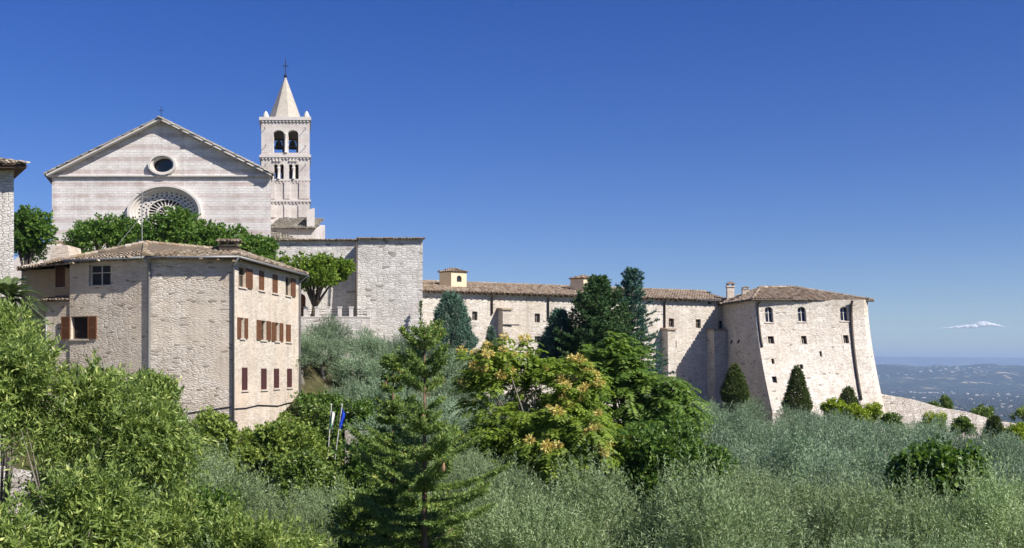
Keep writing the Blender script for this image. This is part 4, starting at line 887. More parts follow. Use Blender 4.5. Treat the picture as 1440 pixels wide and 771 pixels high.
M['seed'] = leafm('orange_seed_bunch', [(0, (.44, .35, .09)), (.5, (.62, .52, .17)), (1, (.74, .66, .30))], .3, .6, .2, (1.1, .95, .6), 1.1)
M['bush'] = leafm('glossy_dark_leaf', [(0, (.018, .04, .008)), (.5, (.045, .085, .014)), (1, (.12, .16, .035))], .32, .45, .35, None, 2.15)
M['ivy'] = leafm('ivy_leaf', [(0, (.03, .055, .012)), (.5, (.065, .10, .02)), (1, (.15, .185, .045))], .3, .4, .45, None, 2.1)
M['ivylight'] = leafm('pale_ivy_leaf', [(0, (.05, .08, .018)), (.5, (.12, .16, .035)), (1, (.23, .26, .07))], .4, .5, .3, None, 2.1)  # paler, yellower leaf colour for the ivy mounds
M['yew'] = leafm('yew_spray', [(0, (.022, .036, .010)), (.5, (.048, .068, .016)), (1, (.095, .11, .03))], .12, .6, .2, None, 1.8)
M['lime'] = leafm('yellow_green_leaf', [(0, (.10, .15, .015)), (.5, (.21, .27, .025)), (1, (.36, .40, .05))], .38, .5, .3)
M['palm'] = leafm('palm_leaflet', [(0, (.03, .055, .018)), (.5, (.07, .105, .035)), (1, (.14, .17, .06))], .2, .45, .4)
M['cone'] = plain('spruce_cone', (.32, .19, .11), .8, .2, 8)
M['dry'] = leafm('dry_leaf', [(0, (.12, .06, .025)), (1, (.25, .13, .05))], .2, .8, .1, (1, .9, .7))

def nrmz(a): return a / np.maximum(1e-9, np.linalg.norm(a, axis=-1, keepdims=True))
def leaf_obj(name, pos, d, n, L, W, tint, mat, parent, org):
    d = nrmz(d); s = np.cross(d, n); s = nrmz(s); K = len(pos)
    L = np.broadcast_to(np.asarray(L, float), (K,))[:, None]; W = np.broadcast_to(np.asarray(W, float), (K,))[:, None]
    pos = pos - np.array(org)
    v = np.empty((K, 4, 3), np.float32); v[:, 0] = pos; v[:, 1] = pos + d * L * .45 + s * W * .5; v[:, 2] = pos + d * L; v[:, 3] = pos + d * L * .45 - s * W * .5
    me = bpy.data.meshes.new(name); me.vertices.add(K * 4); me.vertices.foreach_set('co', v.ravel())
    me.loops.add(K * 4); me.loops.foreach_set('vertex_index', np.arange(K * 4, dtype=np.int32))
    me.polygons.add(K); me.polygons.foreach_set('loop_start', np.arange(0, K * 4, 4, dtype=np.int32)); me.polygons.foreach_set('loop_total', np.full(K, 4, np.int32))
    me.update(calc_edges=True)
    a = me.attributes.new('tint', 'FLOAT', 'FACE'); a.data.foreach_set('value', np.clip(tint, 0, 1).astype(np.float32))
    return link(name, me, M[mat], parent)
def rdir(rng, K): return nrmz(rng.normal(size=(K, 3)))
def perp(d, rng):
    r_ = rdir(rng, len(d)); return nrmz(r_ - d * (r_ * d).sum(1, keepdims=True))
def sprig_leaves(rng, o, d, sl, nl, L, W, spread=.8, up=.6, curve=0.0, jit=.25):
    """leaves along K twigs: returns positions, directions, normals, lengths, widths, tints"""
    K = len(o); d = nrmz(d); sl = np.broadcast_to(np.asarray(sl, float), (K,))
    t = (np.arange(nl) + rng.uniform(0, 1, (K, nl))) / nl
    pos = o[:, None] + d[:, None] * (t * sl[:, None])[..., None]; pos[..., 2] += curve * (t ** 2) * sl[:, None]
    D = np.repeat(d, nl, 0); pr = perp(D, rng)
    ld = nrmz(D * (1 - spread * .5) + pr * spread + rng.normal(size=D.shape) * jit)
    nn = nrmz(rng.normal(size=D.shape) * .7 + np.array([0, 0, up]))
    k = K * nl; s_ = rng.uniform(.65, 1.2, k); tw = np.repeat(rng.normal(0, .12, K), nl)
    return pos.reshape(-1, 3), ld, nn, L * s_, W * s_, rng.normal(.45, .2, k) + tw
def clumps(rng, c, rad, n, lo=.45, hi=.95, zmin=-.6):
    out = []
    while len(out) < n:
        u = rng.normal(size=3); u /= np.linalg.norm(u)
        if u[2] < zmin: continue
        r_ = rng.uniform(lo, hi); p = u * r_ * np.array(rad)
        out.append(np.array(c) + p)
    return np.array(out)
def cl_sprigs(rng, cs, cr, per, center, outw=.6, up=.3, sq=.8):
    C_ = np.repeat(cs, per, 0); r_ = np.repeat(np.broadcast_to(cr, (len(cs),)), per)
    u = rdir(rng, len(C_)); out = nrmz(C_ - np.array(center)); u = nrmz(u + out * .35)
    o = C_ + u * (r_ * rng.uniform(.25, 1.0, len(C_)) ** .6)[:, None] * np.array([1, 1, sq])
    return o, nrmz(u * .7 + out * outw + np.array([0, 0, up]) + rng.normal(size=u.shape) * .3)
def limbs(parent, base, cs, center, r0, mat, rnd, frac=.45, nmax=14, forks=1, lean=0):
    b = MB(); base = Vector(base); ctr = Vector(center); fork = base.lerp(ctr, frac)
    fork += Vector((rnd.uniform(-.15, .15), rnd.uniform(-.15, .15), 0)) * (ctr - base).length * .3
    mid_ = base.lerp(fork, .5) + Vector((rnd.uniform(-.1, .1), rnd.uniform(-.1, .1), 0))
    b.tube([base + Vector((0, 0, -.3)), base + Vector((0, 0, .1)), mid_, fork], [r0 * 1.5, r0 * 1.1, r0 * .92, r0 * .8], 8)
    pick = list(cs); rnd.shuffle(pick)
    for c in pick[:nmax]:
        c = Vector(c); m1 = fork.lerp(c, .45) + Vector((rnd.uniform(-.2, .2), rnd.uniform(-.2, .2), rnd.uniform(-.05, .3)))
        b.tube([fork - Vector((0, 0, r0 * .3)), m1, c], [r0 * .55, r0 * .32, r0 * .08], 6)
        for _ in range(forks):
            e = c + Vector((rnd.uniform(-1, 1), rnd.uniform(-1, 1), rnd.uniform(-.2, 1))) * .5 * max(.5, r0 * 3); b.tube([m1, m1.lerp(e, .6) + Vector((0, 0, .08)), e], [r0 * .25, r0 * .15, r0 * .04], 5)
    return b.build('trunk', M[mat], parent, smooth=True)
def broad(name, label, cat, base, ctr, rad, n, cr, per, sl, nl, L, W, mat, bark='bark', seed=1, r0=.2, group=None, outw=.6, up=.3, spread=.8, zmin=-.6, frac=.45, lo=.4, hi=.92, nmax=14, upn=.6, extra=None, curve=0.0, sq=.8, lobes=None, shoots=0):
    rng = np.random.default_rng(seed); rnd = random.Random(seed)
    t = thing(name, label, cat, base, group); cs = clumps(rng, ctr, rad, n, lo, hi, zmin)
    if lobes: cs = np.vstack([clumps(rng, c_, r__, max(2, int(n * f_)), lo, hi, zmin) for c_, r__, f_ in lobes])
    if extra is not None: cs = np.vstack([cs, np.array(extra)])
    limbs(t, base, [tuple(c) for c in cs], ctr, r0, bark, rnd, frac, nmax)
    crr = cr * rng.uniform(.65, 1.25, len(cs)); o, d = cl_sprigs(rng, cs, crr, per, ctr, outw, up, sq)
    p = sprig_leaves(rng, o, d, sl * rng.uniform(.6, 1.3, len(o)), nl, L, W, spread, upn, curve)
    if shoots:
        i_ = rng.integers(0, len(cs), shoots); so = cs[i_] + rng.normal(size=(shoots, 3)) * crr[i_][:, None] * .35; sd = nrmz(rng.normal(size=(shoots, 3)) * .22 + (cs[i_] - np.array(ctr)) * .12 + np.array([0, 0, 1]))
        p2 = sprig_leaves(rng, so, sd, crr[i_] + sl * rng.uniform(.7, 1.7, shoots), nl * 2, L, W, spread * .8, upn, curve); p = [np.concatenate([a_, b_]) for a_, b_ in zip(p, p2)]
    leaf_obj('crown', *p, mat, t, base); return t
def bxy(px, Y, dz=0):
    x = (px - CX) / F * Y; return (x, Y, gz(x, Y) + dz)
def box_px(x0, x1, y0, y1, Y): # pixel box at depth -> centre, half sizes
    c = at((x0 + x1) / 2, (y0 + y1) / 2, Y); return (c.x, c.y, c.z), ((x1 - x0) / 2 / F * Y, (x1 - x0) / 2 / F * Y, (y1 - y0) / 2 / F * Y)
def lobes_px(lb, Y, shrink, dpt):
    out = []
    for x0, x1, y0, y1, dy, f_ in lb:
        c_, r__ = box_px(x0, x1, y0, y1, Y + dy); out.append((c_, (r__[0] * shrink, r__[1] * shrink * dpt, r__[2] * shrink), f_))
    return out
def btree(name, label, cat, bx, Y, dpt=1.0, shrink=.8, basez=None, basex=None, lob=None, **k):
    if lob: k['lobes'] = lobes_px(lob, Y, shrink, dpt)
    c, r_ = box_px(*bx, Y); r_ = (r_[0] * shrink, r_[1] * shrink * dpt, r_[2] * shrink)
    bx_ = c[0] if basex is None else at(basex, 0, Y).x
    b = (bx_, Y, gz(bx_, Y) if basez is None else basez)
    return broad(name, label, cat, b, c, r_, **k)

# --- trees on the piazza
PT = [((86, 205, 296, 372), 100.5, 'rounded dark green tree hiding the left corner of the church facade', 11, 20),
      ((192, 300, 293, 368), 99.5, 'rounded dark green tree rising in front of the left of the rose window', 12, 20),
      ((262, 352, 318, 372), 101, 'rounded dark green tree below the right of the rose window', 13, 16),
      ((318, 392, 330, 384), 99.5, 'low dark green tree above the right end of the house roof', 14, 14)]
for bx, Y, lab, sd, n in PT:
    btree('piazza_tree', lab, 'tree', bx, Y, basez=4.6, seed=sd, n=n * 2, cr=1.15, per=34, sl=.5, nl=9, L=.28, W=.2, mat='piazza_leaf', r0=.28, group='trees on the church piazza', zmin=-.75, sq=.75, lo=.25, hi=.95, upn=1.1)
btree('piazza_tree', 'spreading light green tree with dark forked trunk beside the brown arched door', 'tree', (386, 498, 354, 422), 98.6, basez=4.6, basex=440, seed=15, n=42, cr=1.05, per=34, sl=.5, nl=9, L=.28, W=.22, mat='planeleaf', r0=.3, group='trees on the church piazza', zmin=-.55, frac=.3, sq=.6, lo=.3, hi=.98, upn=1.2)
btree('round_tree', 'round green tree between the white building and the church at far left', 'tree', (10, 66, 288, 366), 96, basez=4.6, seed=16, n=30, cr=1.0, per=36, sl=.45, nl=9, L=.28, W=.2, mat='piazza_leaf', r0=.2, zmin=-1, lo=.3, hi=.98, upn=1.1)

# --- conical conifers and clipped yews: sprays on a shell
def conifer_shell(name, label, bx, Y, mat, seed, prof, n, L, W, basez=None, group=None, sprl=.5, up=.9, lump=.12, bark='bark', cat='tree', nl=8, droop=0.0, inner=.35):
    """prof(t): radius fraction at height t (0 bottom, 1 tip)"""
    rng = np.random.default_rng(seed); c, r_ = box_px(*bx, Y); z0 = c[2] - r_[2]; h = r_[2] * 2
    b = (c[0], Y, gz(c[0], Y) if basez is None else basez); t = thing(name, label, cat, b, group)
    tb = MB(); tb.tube([Vector(b) + Vector((0, 0, -.3)), Vector((c[0], Y, z0 + h * .5)), Vector((c[0], Y, z0 + h * .97))], [r_[0] * .09 + .06, r_[0] * .05 + .03, .02], 7); tb.build('trunk', M[bark], t, smooth=True)
    tt = rng.uniform(0, 1, n * 3); pr = np.array([prof(x) for x in tt]); keep = rng.uniform(0, 1, n * 3) < pr / pr.max(); tt = tt[keep][:n]; pr = pr[keep][:n]; K = len(tt)
    a = rng.uniform(0, 2 * np.pi, K); lm = np.array([mnoise.noise(Vector((math.cos(q) * 1.3 + seed, math.sin(q) * 1.3, z * 5))) + .6 * mnoise.noise(Vector((math.cos(q) * 3.1 + seed, math.sin(q) * 3.1, z * 11))) for q, z in zip(a, tt)])
    rr_ = pr * (1 + lump * lm * 1.6) * (1 - inner * rng.uniform(0, 1, K) ** 2.2)
    o = np.stack([c[0] + r_[0] * rr_ * np.cos(a), Y + r_[0] * rr_ * np.sin(a), z0 + h * tt * (1 + .0 * lm)], 1)
    d = nrmz(np.stack([np.cos(a), np.sin(a), np.full(K, up)], 1) + rng.normal(size=(K, 3)) * .3); d[:, 2] -= droop
    p = sprig_leaves(rng, o - d * sprl * .4, d, sprl * rng.uniform(.6, 1.3, K), nl, L, W, .55, .4)
    leaf_obj('crown', *p, mat, t, b); return t
conifer_shell('blue_cypress', 'dense blue-green oval cypress against the convent wall below the square block', (602, 668, 412, 510), 96, 'cypblue', 21, lambda t: (1 - t) ** .42 * min(1, (t + .25) * 2.0), 5600, .2, .07, sprl=.45, lump=.22, cat='cypress', nl=7)
conifer_shell('blue_cypress', 'dark bluish conifer half hidden left of the tall dark conifer', (752, 822, 436, 540), 88, 'spruceblue', 22, lambda t: (1 - t) ** .6 * min(1, (t + .4) * 2), 6500, .2, .07, sprl=.5, lump=.3, cat='conifer', nl=7)
conifer_shell('clipped_yew', 'dark clipped yew cone left of the convent block corner', (1011, 1056, 512, 566), 100, 'yew', 23, lambda t: (1 - t) ** .7 * min(1, (t + .35) * 1.8), 3200, .16, .06, sprl=.28, lump=.08, cat='yew', group='yew cones below the convent', nl=7)
conifer_shell('clipped_yew', 'tallest dark clipped yew cone standing before the convent block', (1099, 1143, 514, 584), 100, 'yew', 24, lambda t: (1 - t) ** .75 * min(1, (t + .4) * 1.7), 3600, .16, .06, sprl=.28, lump=.08, cat='yew', group='yew cones below the convent', nl=7)
conifer_shell('clipped_yew', 'small dark yew cone wrapped by yellow-green shrubs', (1172, 1214, 544, 594), 99, 'yew', 25, lambda t: (1 - t) ** .7 * min(1, (t + .4) * 1.7), 2600, .16, .06, sprl=.28, lump=.08, cat='yew', group='yew cones below the convent', nl=7)
conifer_shell('clipped_yew', 'small dark yew cone at the far right below the white scarp wall', (1382, 1414, 586, 626), 92, 'yew', 26, lambda t: (1 - t) ** .5 * min(1, (t + .4) * 1.7), 2200, .16, .06, sprl=.28, lump=.12, cat='yew', group='yew cones below the convent', nl=7)
conifer_shell('young_cypress', 'thin young cypress against the convent wall beside the first buttress', (684, 697, 460, 492), 104, 'cypblue', 27, lambda t: (1 - t) ** .5, 700, .2, .06, sprl=.3, cat='cypress')
conifer_shell('climbing_vine', 'thin green vine climbing the right corner of the square stone block', (589, 594, 424, 462), 101.2, 'ivy', 28, lambda t: .5, 70, .14, .08, sprl=.16, cat='vine')

# --- branchy conifers
def spruce(name, label, px, ytop, Y, rad, mat, seed, whorls, per, tw, twl, nn, L, W, basez=None, bark='barkred', cones=0, ybot=None, bare=0.0, gap=.0, droopf=.35, cat='spruce', lean=(0, 0), rprof=None, nspread=.75):
    rng = np.random.default_rng(seed); rnd = random.Random(seed); x = at(px, 0, Y).x; b = (x, Y, gz(x, Y) if basez is None else basez)
    zt_ = at(0, ytop, Y).z; h = zt_ - b[2]; zb_ = b[2] + h * .06 if ybot is None else at(0, ybot, Y).z
    t = thing(name, label, cat, b); tb = MB(); tr_r = max(.05, h * .011)
    tb.tube([Vector(b) + Vector((0, 0, -.3)), Vector((x + lean[0] * .4, Y, b[2] + h * .4)), Vector((x + lean[0], Y + lean[1], zt_ - .05))], [tr_r * 1.2, tr_r * .75, .012], 8)
    O = []; Dd = []; SL = []; conepos = []
    for i in range(whorls):
        f = (i + rnd.uniform(-.3, .3)) / whorls; z = zb_ + (zt_ - zb_) * f; f = max(0, f)
        R_ = rad * (rprof(f) if rprof else (1 - f) ** .85) * 1.0 + .12
        ax = Vector((x + lean[0] * f, Y + lean[1] * f, z))
        n_ = max(3, int(per * (1 - .4 * f))); a0 = rnd.uniform(0, 6.28)
        for k in range(n_):
            if rnd.random() < gap: continue
            a = a0 + 6.283 * k / n_ + rnd.uniform(-.35, .35); ln = R_ * rnd.uniform(.5, 1.2); e = Vector((math.cos(a), math.sin(a), 0)); s_ = Vector((-e.y, e.x, 0))
            rise = (.75 * f ** 2 + .05); pts = []
            for u in (0, .25, .5, .75, 1): pts.append(ax + e * ln * u + Vector((0, 0, ln * (rise * u - droopf * (1 - f) * (u ** 1.3) * 1.3 + .22 * u ** 3))))
            tb.tube(pts, [max(.01, .016 * ln + .008) * q for q in (1, .8, .6, .4, .15)], 5)
            m = max(4, int(tw * ln / max(.3, rad)))
            for j in range(m):
                u = .04 + .96 * (j + rnd.random()) / m; iu = min(3, int(u * 4)); fu = u * 4 - iu; p = pts[iu].lerp(pts[iu + 1], fu); dr = (pts[iu + 1] - pts[iu]).normalized()
                for sd in ((-1, 1) if u < .97 else (0,)):
                    d = (dr * rnd.uniform(.5, 1) + s_ * sd * rnd.uniform(.55, 1.0) + Vector((0, 0, -rnd.uniform(.05, .7) * (1 - f) * droopf * 2 + .12))).normalized()
                    O.append(p); Dd.append(d); SL.append(twl * rnd.uniform(.5, 1.2) * (1.1 - .55 * u) * (.55 + .45 * (1 - f)))
            O.append(pts[3]); Dd.append((pts[4] - pts[3]).normalized()); SL.append((pts[4] - pts[3]).length * 1.1)
            if cones and rnd.random() < .12 and f > .35: conepos.append(pts[4] + Vector((0, 0, -.05)))
    O.append(Vector((x + lean[0], Y + lean[1], zt_ - .35))); Dd.append(Vector((0, 0, 1))); SL.append(.45)
    tb.build('trunk', M[bark], t, smooth=True)
    p = sprig_leaves(rng, np.array([tuple(q) for q in O]), np.array([tuple(q) for q in Dd]), np.array(SL), nn, L, W, nspread, .5, jit=.15)
    leaf_obj('crown', *p, mat, t, b)
    for q in conepos[:cones]:
        cb = MB(); ln = rnd.uniform(.12, .19); cb.lathe(q - Vector((0, 0, ln)), [(.008, 0), (.03, ln * .2), (.036, ln * .5), (.028, ln * .85), (.008, ln)], 8); cb.build('cone', M['cone'], t)
    return t
spruce('dark_conifer', 'big dark conifer with dense crown before the convent roof', 842, 394, 86, 4.2, 'conifer', 31, 34, 13, 14, 1.0, 18, .24, .085, ybot=540, droopf=.15, cat='conifer', rprof=lambda f: (1 - f) ** .72 * min(1, .75 + f))
spruce('blue_spruce', 'slender bluish spruce with a thin pointed spire right of the dark conifer', 888, 380, 89, 3.4, 'spruceblue', 32, 32, 9, 13, .8, 16, .2, .075, ybot=540, droopf=.3, rprof=lambda f: .16 + .84 * (1 - f) ** 1.15 if f < .9 else (1 - f) * 2)
spruce('foreground_spruce', 'large airy spruce in the foreground with drooping boughs and brown cones', 597, 458, 21, 1.62, 'needle', 33, 26, 7, 34, .5, 32, .085, .024, cones=22, gap=.22, droopf=.34, rprof=lambda f: (.95 * (1 - sst(f, .36, .76)) + .66 * (1 - f) ** .5) * (.85 + .3 * math.sin(f * 23)))
spruce('small_spruce', 'small yellowish young spruce tip just left of the large spruce', 553, 497, 23, .8, 'needle', 34, 20, 7, 18, .36, 30, .08, .026, cones=8, gap=.1, ybot=790, droopf=.5)

# --- ailanthus: rosettes of pinnate fronds
def ailanthus(name, label, bx, Y, mat, seed, ntips, nfr, fl_, seeds=0, basex=None, dpt=.8, droop=.6, LL=.15, W=.05, npair=10, lo=.55, r0=.16, zmin=-.55, hi=1.0, lob=None):
    rng = np.random.default_rng(seed); rnd = random.Random(seed); c, r_ = box_px(*bx, Y); rad = (r_[0] * .86, r_[0] * .86 * dpt, r_[2] * .86)
    bx_ = c[0] if basex is None else at(basex, 0, Y).x; b = (bx_, Y, gz(bx_, Y)); t = thing(name, label, 'tree', b)
    cs = clumps(rng, c, rad, ntips, lo, hi, zmin)
    if lob: cs = np.vstack([clumps(rng, c_, r__, int(ntips * f_), lo, hi, zmin) for c_, r__, f_ in lobes_px(lob, Y, .88, dpt)]); ntips = len(cs)
    limbs(t, b, [tuple(q) for q in cs], c, r0, 'barkgrey', rnd, .5, 40, 1)
    K = ntips * nfr; T = np.repeat(cs, nfr, 0) + rng.normal(size=(K, 3)) * .07; a = rng.uniform(0, 2 * np.pi, K); el = rng.uniform(-.15, .9, K)
    out = nrmz(np.repeat(cs, nfr, 0) - np.array(c)); e = nrmz(np.stack([np.cos(a) * np.cos(el), np.sin(a) * np.cos(el), np.sin(el)], 1) + out * .45); ln = fl_ * rng.uniform(.6, 1.2, K)
    P_ = []; D_2 = []; N_ = []; TT = []; tf = rng.normal(.5, .16, K)
    side = nrmz(np.cross(e, np.array([0, 0, 1.0]))); 
    for j in range(npair):
        u = .18 + .82 * j / (npair - 1); p = T + e * (ln * u)[:, None]; p[:, 2] -= droop * ln * u ** 2
        tang = e.copy(); tang[:, 2] -= 2 * droop * u; tang = nrmz(tang); upn = nrmz(np.cross(side, tang)); 
        for sd in (-1, 1):
            P_.append(p); D_2.append(nrmz(side * sd + tang * .45 + upn * -.25 + rng.normal(size=e.shape) * .12)); N_.append(nrmz(upn + rng.normal(size=e.shape) * .25)); TT.append(tf + rng.normal(0, .1, K))
    P_ = np.concatenate(P_); D_2 = np.concatenate(D_2); N_ = np.concatenate(N_); TT = np.concatenate(TT); s_ = rng.uniform(.75, 1.2, len(P_))
    leaf_obj('crown', P_, D_2, N_, LL * s_, W * s_, TT, mat, t, b)
    vis = sorted(range(ntips), key=lambda i: cs[i][1] - .9 * cs[i][2] - 2.2 * mnoise.noise(Vector(cs[i]) * .5)); sm_ = None
    for i in vis[:seeds]:
        q = cs[i] + (cs[i] - np.array(c)) * .03 + np.array([0, -.16, .2])
        if sm_ is None or rnd.random() < .2:
            n_ = 150; u = rdir(rng, n_); pp = q + u * np.array([.17, .17, .12]) * rng.uniform(.3, 1, (n_, 1)); sm_ = leaf_obj('seed_cluster', pp, u + np.array([0, 0, -.3]), rdir(rng, n_), .1, .045, rng.normal(.5, .25, n_), 'seed', t, tuple(q)); sm_.location = Vector(q) - Vector(b)
        else:
            o = sm_.copy(); COL.objects.link(o); o.parent = t; o.location = Vector(q) - Vector(b); o.rotation_euler = (0, 0, rnd.uniform(0, 6)); k = rnd.uniform(.7, 1.5); o.scale = (k, k, k)
    return t
ailanthus('feathery_tree', 'tall deep green feathery tree right of centre below the dark conifers', (776, 990, 466, 690), 60, 'frond', 41, 230, 13, 1.15, droop=.55, LL=.32, W=.1, npair=9, lo=.3, r0=.22, zmin=-.9, hi=1.05, lob=[(800, 930, 466, 600, 0, .4), (866, 990, 520, 680, -1.5, .4), (766, 880, 500, 650, -1, .3)])
ailanthus('seeding_tree', 'yellow-green feathery tree covered with orange seed bunches', (630, 890, 470, 720), 44, 'frondy', 42, 240, 12, .82, seeds=70, droop=.6, LL=.21, W=.072, npair=9, lo=.3, r0=.13, zmin=-.9, hi=1.1, lob=[(632, 750, 466, 590, 1, .2), (700, 800, 476, 600, 2, .2), (760, 850, 510, 610, 0, .16), (728, 896, 560, 700, -1, .42), (690, 800, 556, 690, .5, .2), (630, 740, 560, 680, .5, .24)])

# --- bushes, ivy, shrubs
def shrub(name, label, bx, Y, mat, seed, n, cr, per, L, W, cat='shrub', group=None, sl=.35, nl=8, r0=.06, dpt=.7, **k):
    return btree(name, label, cat, bx, Y, dpt=dpt, shrink=.86, seed=seed, n=n, cr=cr, per=per, sl=sl, nl=nl, L=L, W=W, mat=mat, r0=r0, group=group, zmin=-.7, frac=.3, **k)
shrub('broadleaf_bush', 'dark glossy broadleaf bush under the tall green feathery tree', (840, 1044, 584, 760), 42, 'bush', 51, 110, .62, 42, .17, .1, cat='bush', lo=.35, upn=1.0)
shrub('rampant_bush', 'big-leaved dark green bush among the silvery olives at the right', (1258, 1388, 632, 760), 26.5, 'bush', 52, 80, .27, 44, .15, .12, cat='bush', lo=.35, upn=1.0)
shrub('ivy_mound', 'thick mound of ivy tumbling over the wall below the house', (318, 462, 574, 740), 57, 'ivylight', 53, 90, .75, 46, .2, .15, cat='ivy', lo=.3, upn=.9, dpt=.5)
shrub('ivy_mound', 'darker ivy mound at the foot of the house front', (246, 352, 566, 760), 56, 'ivylight', 54, 90, .7, 44, .2, .14, cat='ivy', lo=.3, upn=.9, dpt=.5)
shrub('green_bush', 'bright bush rising against the rubble wall of the house', (176, 262, 508, 680), 46, 'bright', 55, 60, .5, 44, .2, .075, cat='bush', lo=.3)
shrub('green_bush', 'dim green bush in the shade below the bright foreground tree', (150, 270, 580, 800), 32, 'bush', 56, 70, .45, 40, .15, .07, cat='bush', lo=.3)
HB = [((418, 484, 544, 640), 80, 'yellowish hedge bush right beside the lower corner of the house', 'bush'), ((468, 532, 556, 650), 79, 'dark rounded hedge bush behind the two flags', 'bush'), ((518, 600, 552, 650), 80, 'green hedge bush half hidden behind the spruce', 'ivy'), ((420, 474, 566, 690), 70, 'leafy bush in front of the hedge below the house corner', 'ivy')]
for i, (bx, Y, lab, mt) in enumerate(HB): shrub('hedge_bush', lab, bx, Y, mt, 60 + i, 40, .8, 40, .24, .15, cat='hedge', group='hedge bushes below the olive slope', lo=.3)
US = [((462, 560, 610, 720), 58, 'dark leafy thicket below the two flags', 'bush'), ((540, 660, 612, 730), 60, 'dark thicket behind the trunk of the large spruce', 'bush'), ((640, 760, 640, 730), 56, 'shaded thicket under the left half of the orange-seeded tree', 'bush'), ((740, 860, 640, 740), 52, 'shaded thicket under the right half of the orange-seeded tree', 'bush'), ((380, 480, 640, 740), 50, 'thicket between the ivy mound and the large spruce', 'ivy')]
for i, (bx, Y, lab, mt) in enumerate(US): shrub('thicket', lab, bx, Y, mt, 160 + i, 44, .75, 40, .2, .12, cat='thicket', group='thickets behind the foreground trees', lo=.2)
LS = [((1156, 1192, 560, 594), 97, 'yellow-green shrub hugging the left of the small yew cone'), ((1212, 1242, 566, 604), 97, 'yellow-green shrub right of the small yew cone'), ((1240, 1266, 584, 608), 96, 'dull green low shrub at the foot of the scarp wall'),
      ((1294, 1334, 582, 612), 95, 'golden-green shrub between the olives and the scarp wall'), ((1340, 1366, 588, 616), 95, 'small olive-green shrub under the middle of the scarp wall'), ((1412, 1450, 600, 624), 91, 'yellow-green shrub right of the lowest yew cone'), ((1186, 1216, 570, 600), 96, 'yellow-green shrub growing in front of the small yew cone')]
for i, (bx, Y, lab) in enumerate(LS): shrub('golden_shrub', lab, bx, Y, 'lime' if i not in (2, 4) else 'ivy', 70 + i, 18, .36, 36, .17, .11, cat='shrub', group='shrubs along the foot of the convent', lo=.3)
BT = [((1300, 1324, 564, 588), 135), ((1320, 1340, 558, 588), 138), ((1366, 1398, 571, 592), 136), ((1424, 1468, 568, 600), 120)]
BL = ['small green treetop peeping over the left part of the scarp wall', 'second treetop over the scarp wall, taller than its left neighbour', 'low green treetop peeping over the middle of the scarp wall', 'bright green treetop over the scarp wall at the right edge']
for i, (bx, Y) in enumerate(BT): shrub('hidden_tree', BL[i], bx, Y, 'ivy' if i < 3 else 'bright', 80 + i, 20, .4, 30, .24, .1, cat='tree', group='trees behind the scarp wall', lo=.2, hi=1.05, up=.7)

UG = [((40, 190, 650, 770), 19.5, 'bright leafy bush filling the gap between the left foreground trees'), ((470, 560, 700, 800), 25, 'low green undergrowth left of the spruce trunk'), ((560, 660, 700, 800), 25.5, 'low green undergrowth right of the spruce trunk'), ((240, 330, 690, 800), 24, 'shaded undergrowth below the left green bush')]
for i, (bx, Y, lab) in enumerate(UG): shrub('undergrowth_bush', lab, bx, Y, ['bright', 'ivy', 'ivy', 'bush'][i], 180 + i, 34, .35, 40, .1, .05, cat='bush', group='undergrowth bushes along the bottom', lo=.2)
# --- bright foreground trees with long leaflets
def fgtree(label, bx, Y, seed, n, cr, per, basex=None, lob=None, shoots=120, L=.115, W=.03, mat='bright', hi=.98, lo=.25, dpt=.7):
    n = int(n * 1.5); cr *= .85; per = int(per * .75)
    return btree('leafy_tree', label, 'tree', bx, Y, lob=lob, shoots=shoots, dpt=dpt, shrink=.92, basex=basex, seed=seed, n=n, cr=cr, per=per, sl=.5, nl=16, L=L, W=W, mat=mat, bark='barkgrey', r0=.06, spread=.75, up=.15, outw=.9, lo=lo, hi=hi, zmin=-.8, frac=.45, nmax=7, upn=.9, curve=-.35)
fgtree('bright green tree with long narrow leaves filling the lower left foreground', (-70, 245, 498, 652), 17, 91, 80, .34, 40, lob=[(-70, 110, 488, 640, 0, .4), (60, 186, 520, 655, .6, .35), (140, 256, 562, 695, .3, .3)])
fgtree('bright green leafy tree cut by the left edge under the palm', (-70, 70, 448, 530), 19, 92, 16, .28, 30)
fgtree('bright low leafy tree along the bottom left edge', (-40, 200, 690, 860), 13.5, 93, 60, .26, 40, lob=[(-60, 90, 716, 870, 0, .45), (60, 190, 668, 830, .8, .45)])
fgtree('light green leafy shoots at the bottom between spruce and left tree', (180, 440, 712, 880), 17, 94, 40, .3, 34, lob=[(190, 300, 712, 860, 0, .4), (280, 400, 730, 880, 0, .45), (360, 450, 752, 880, .5, .25)])
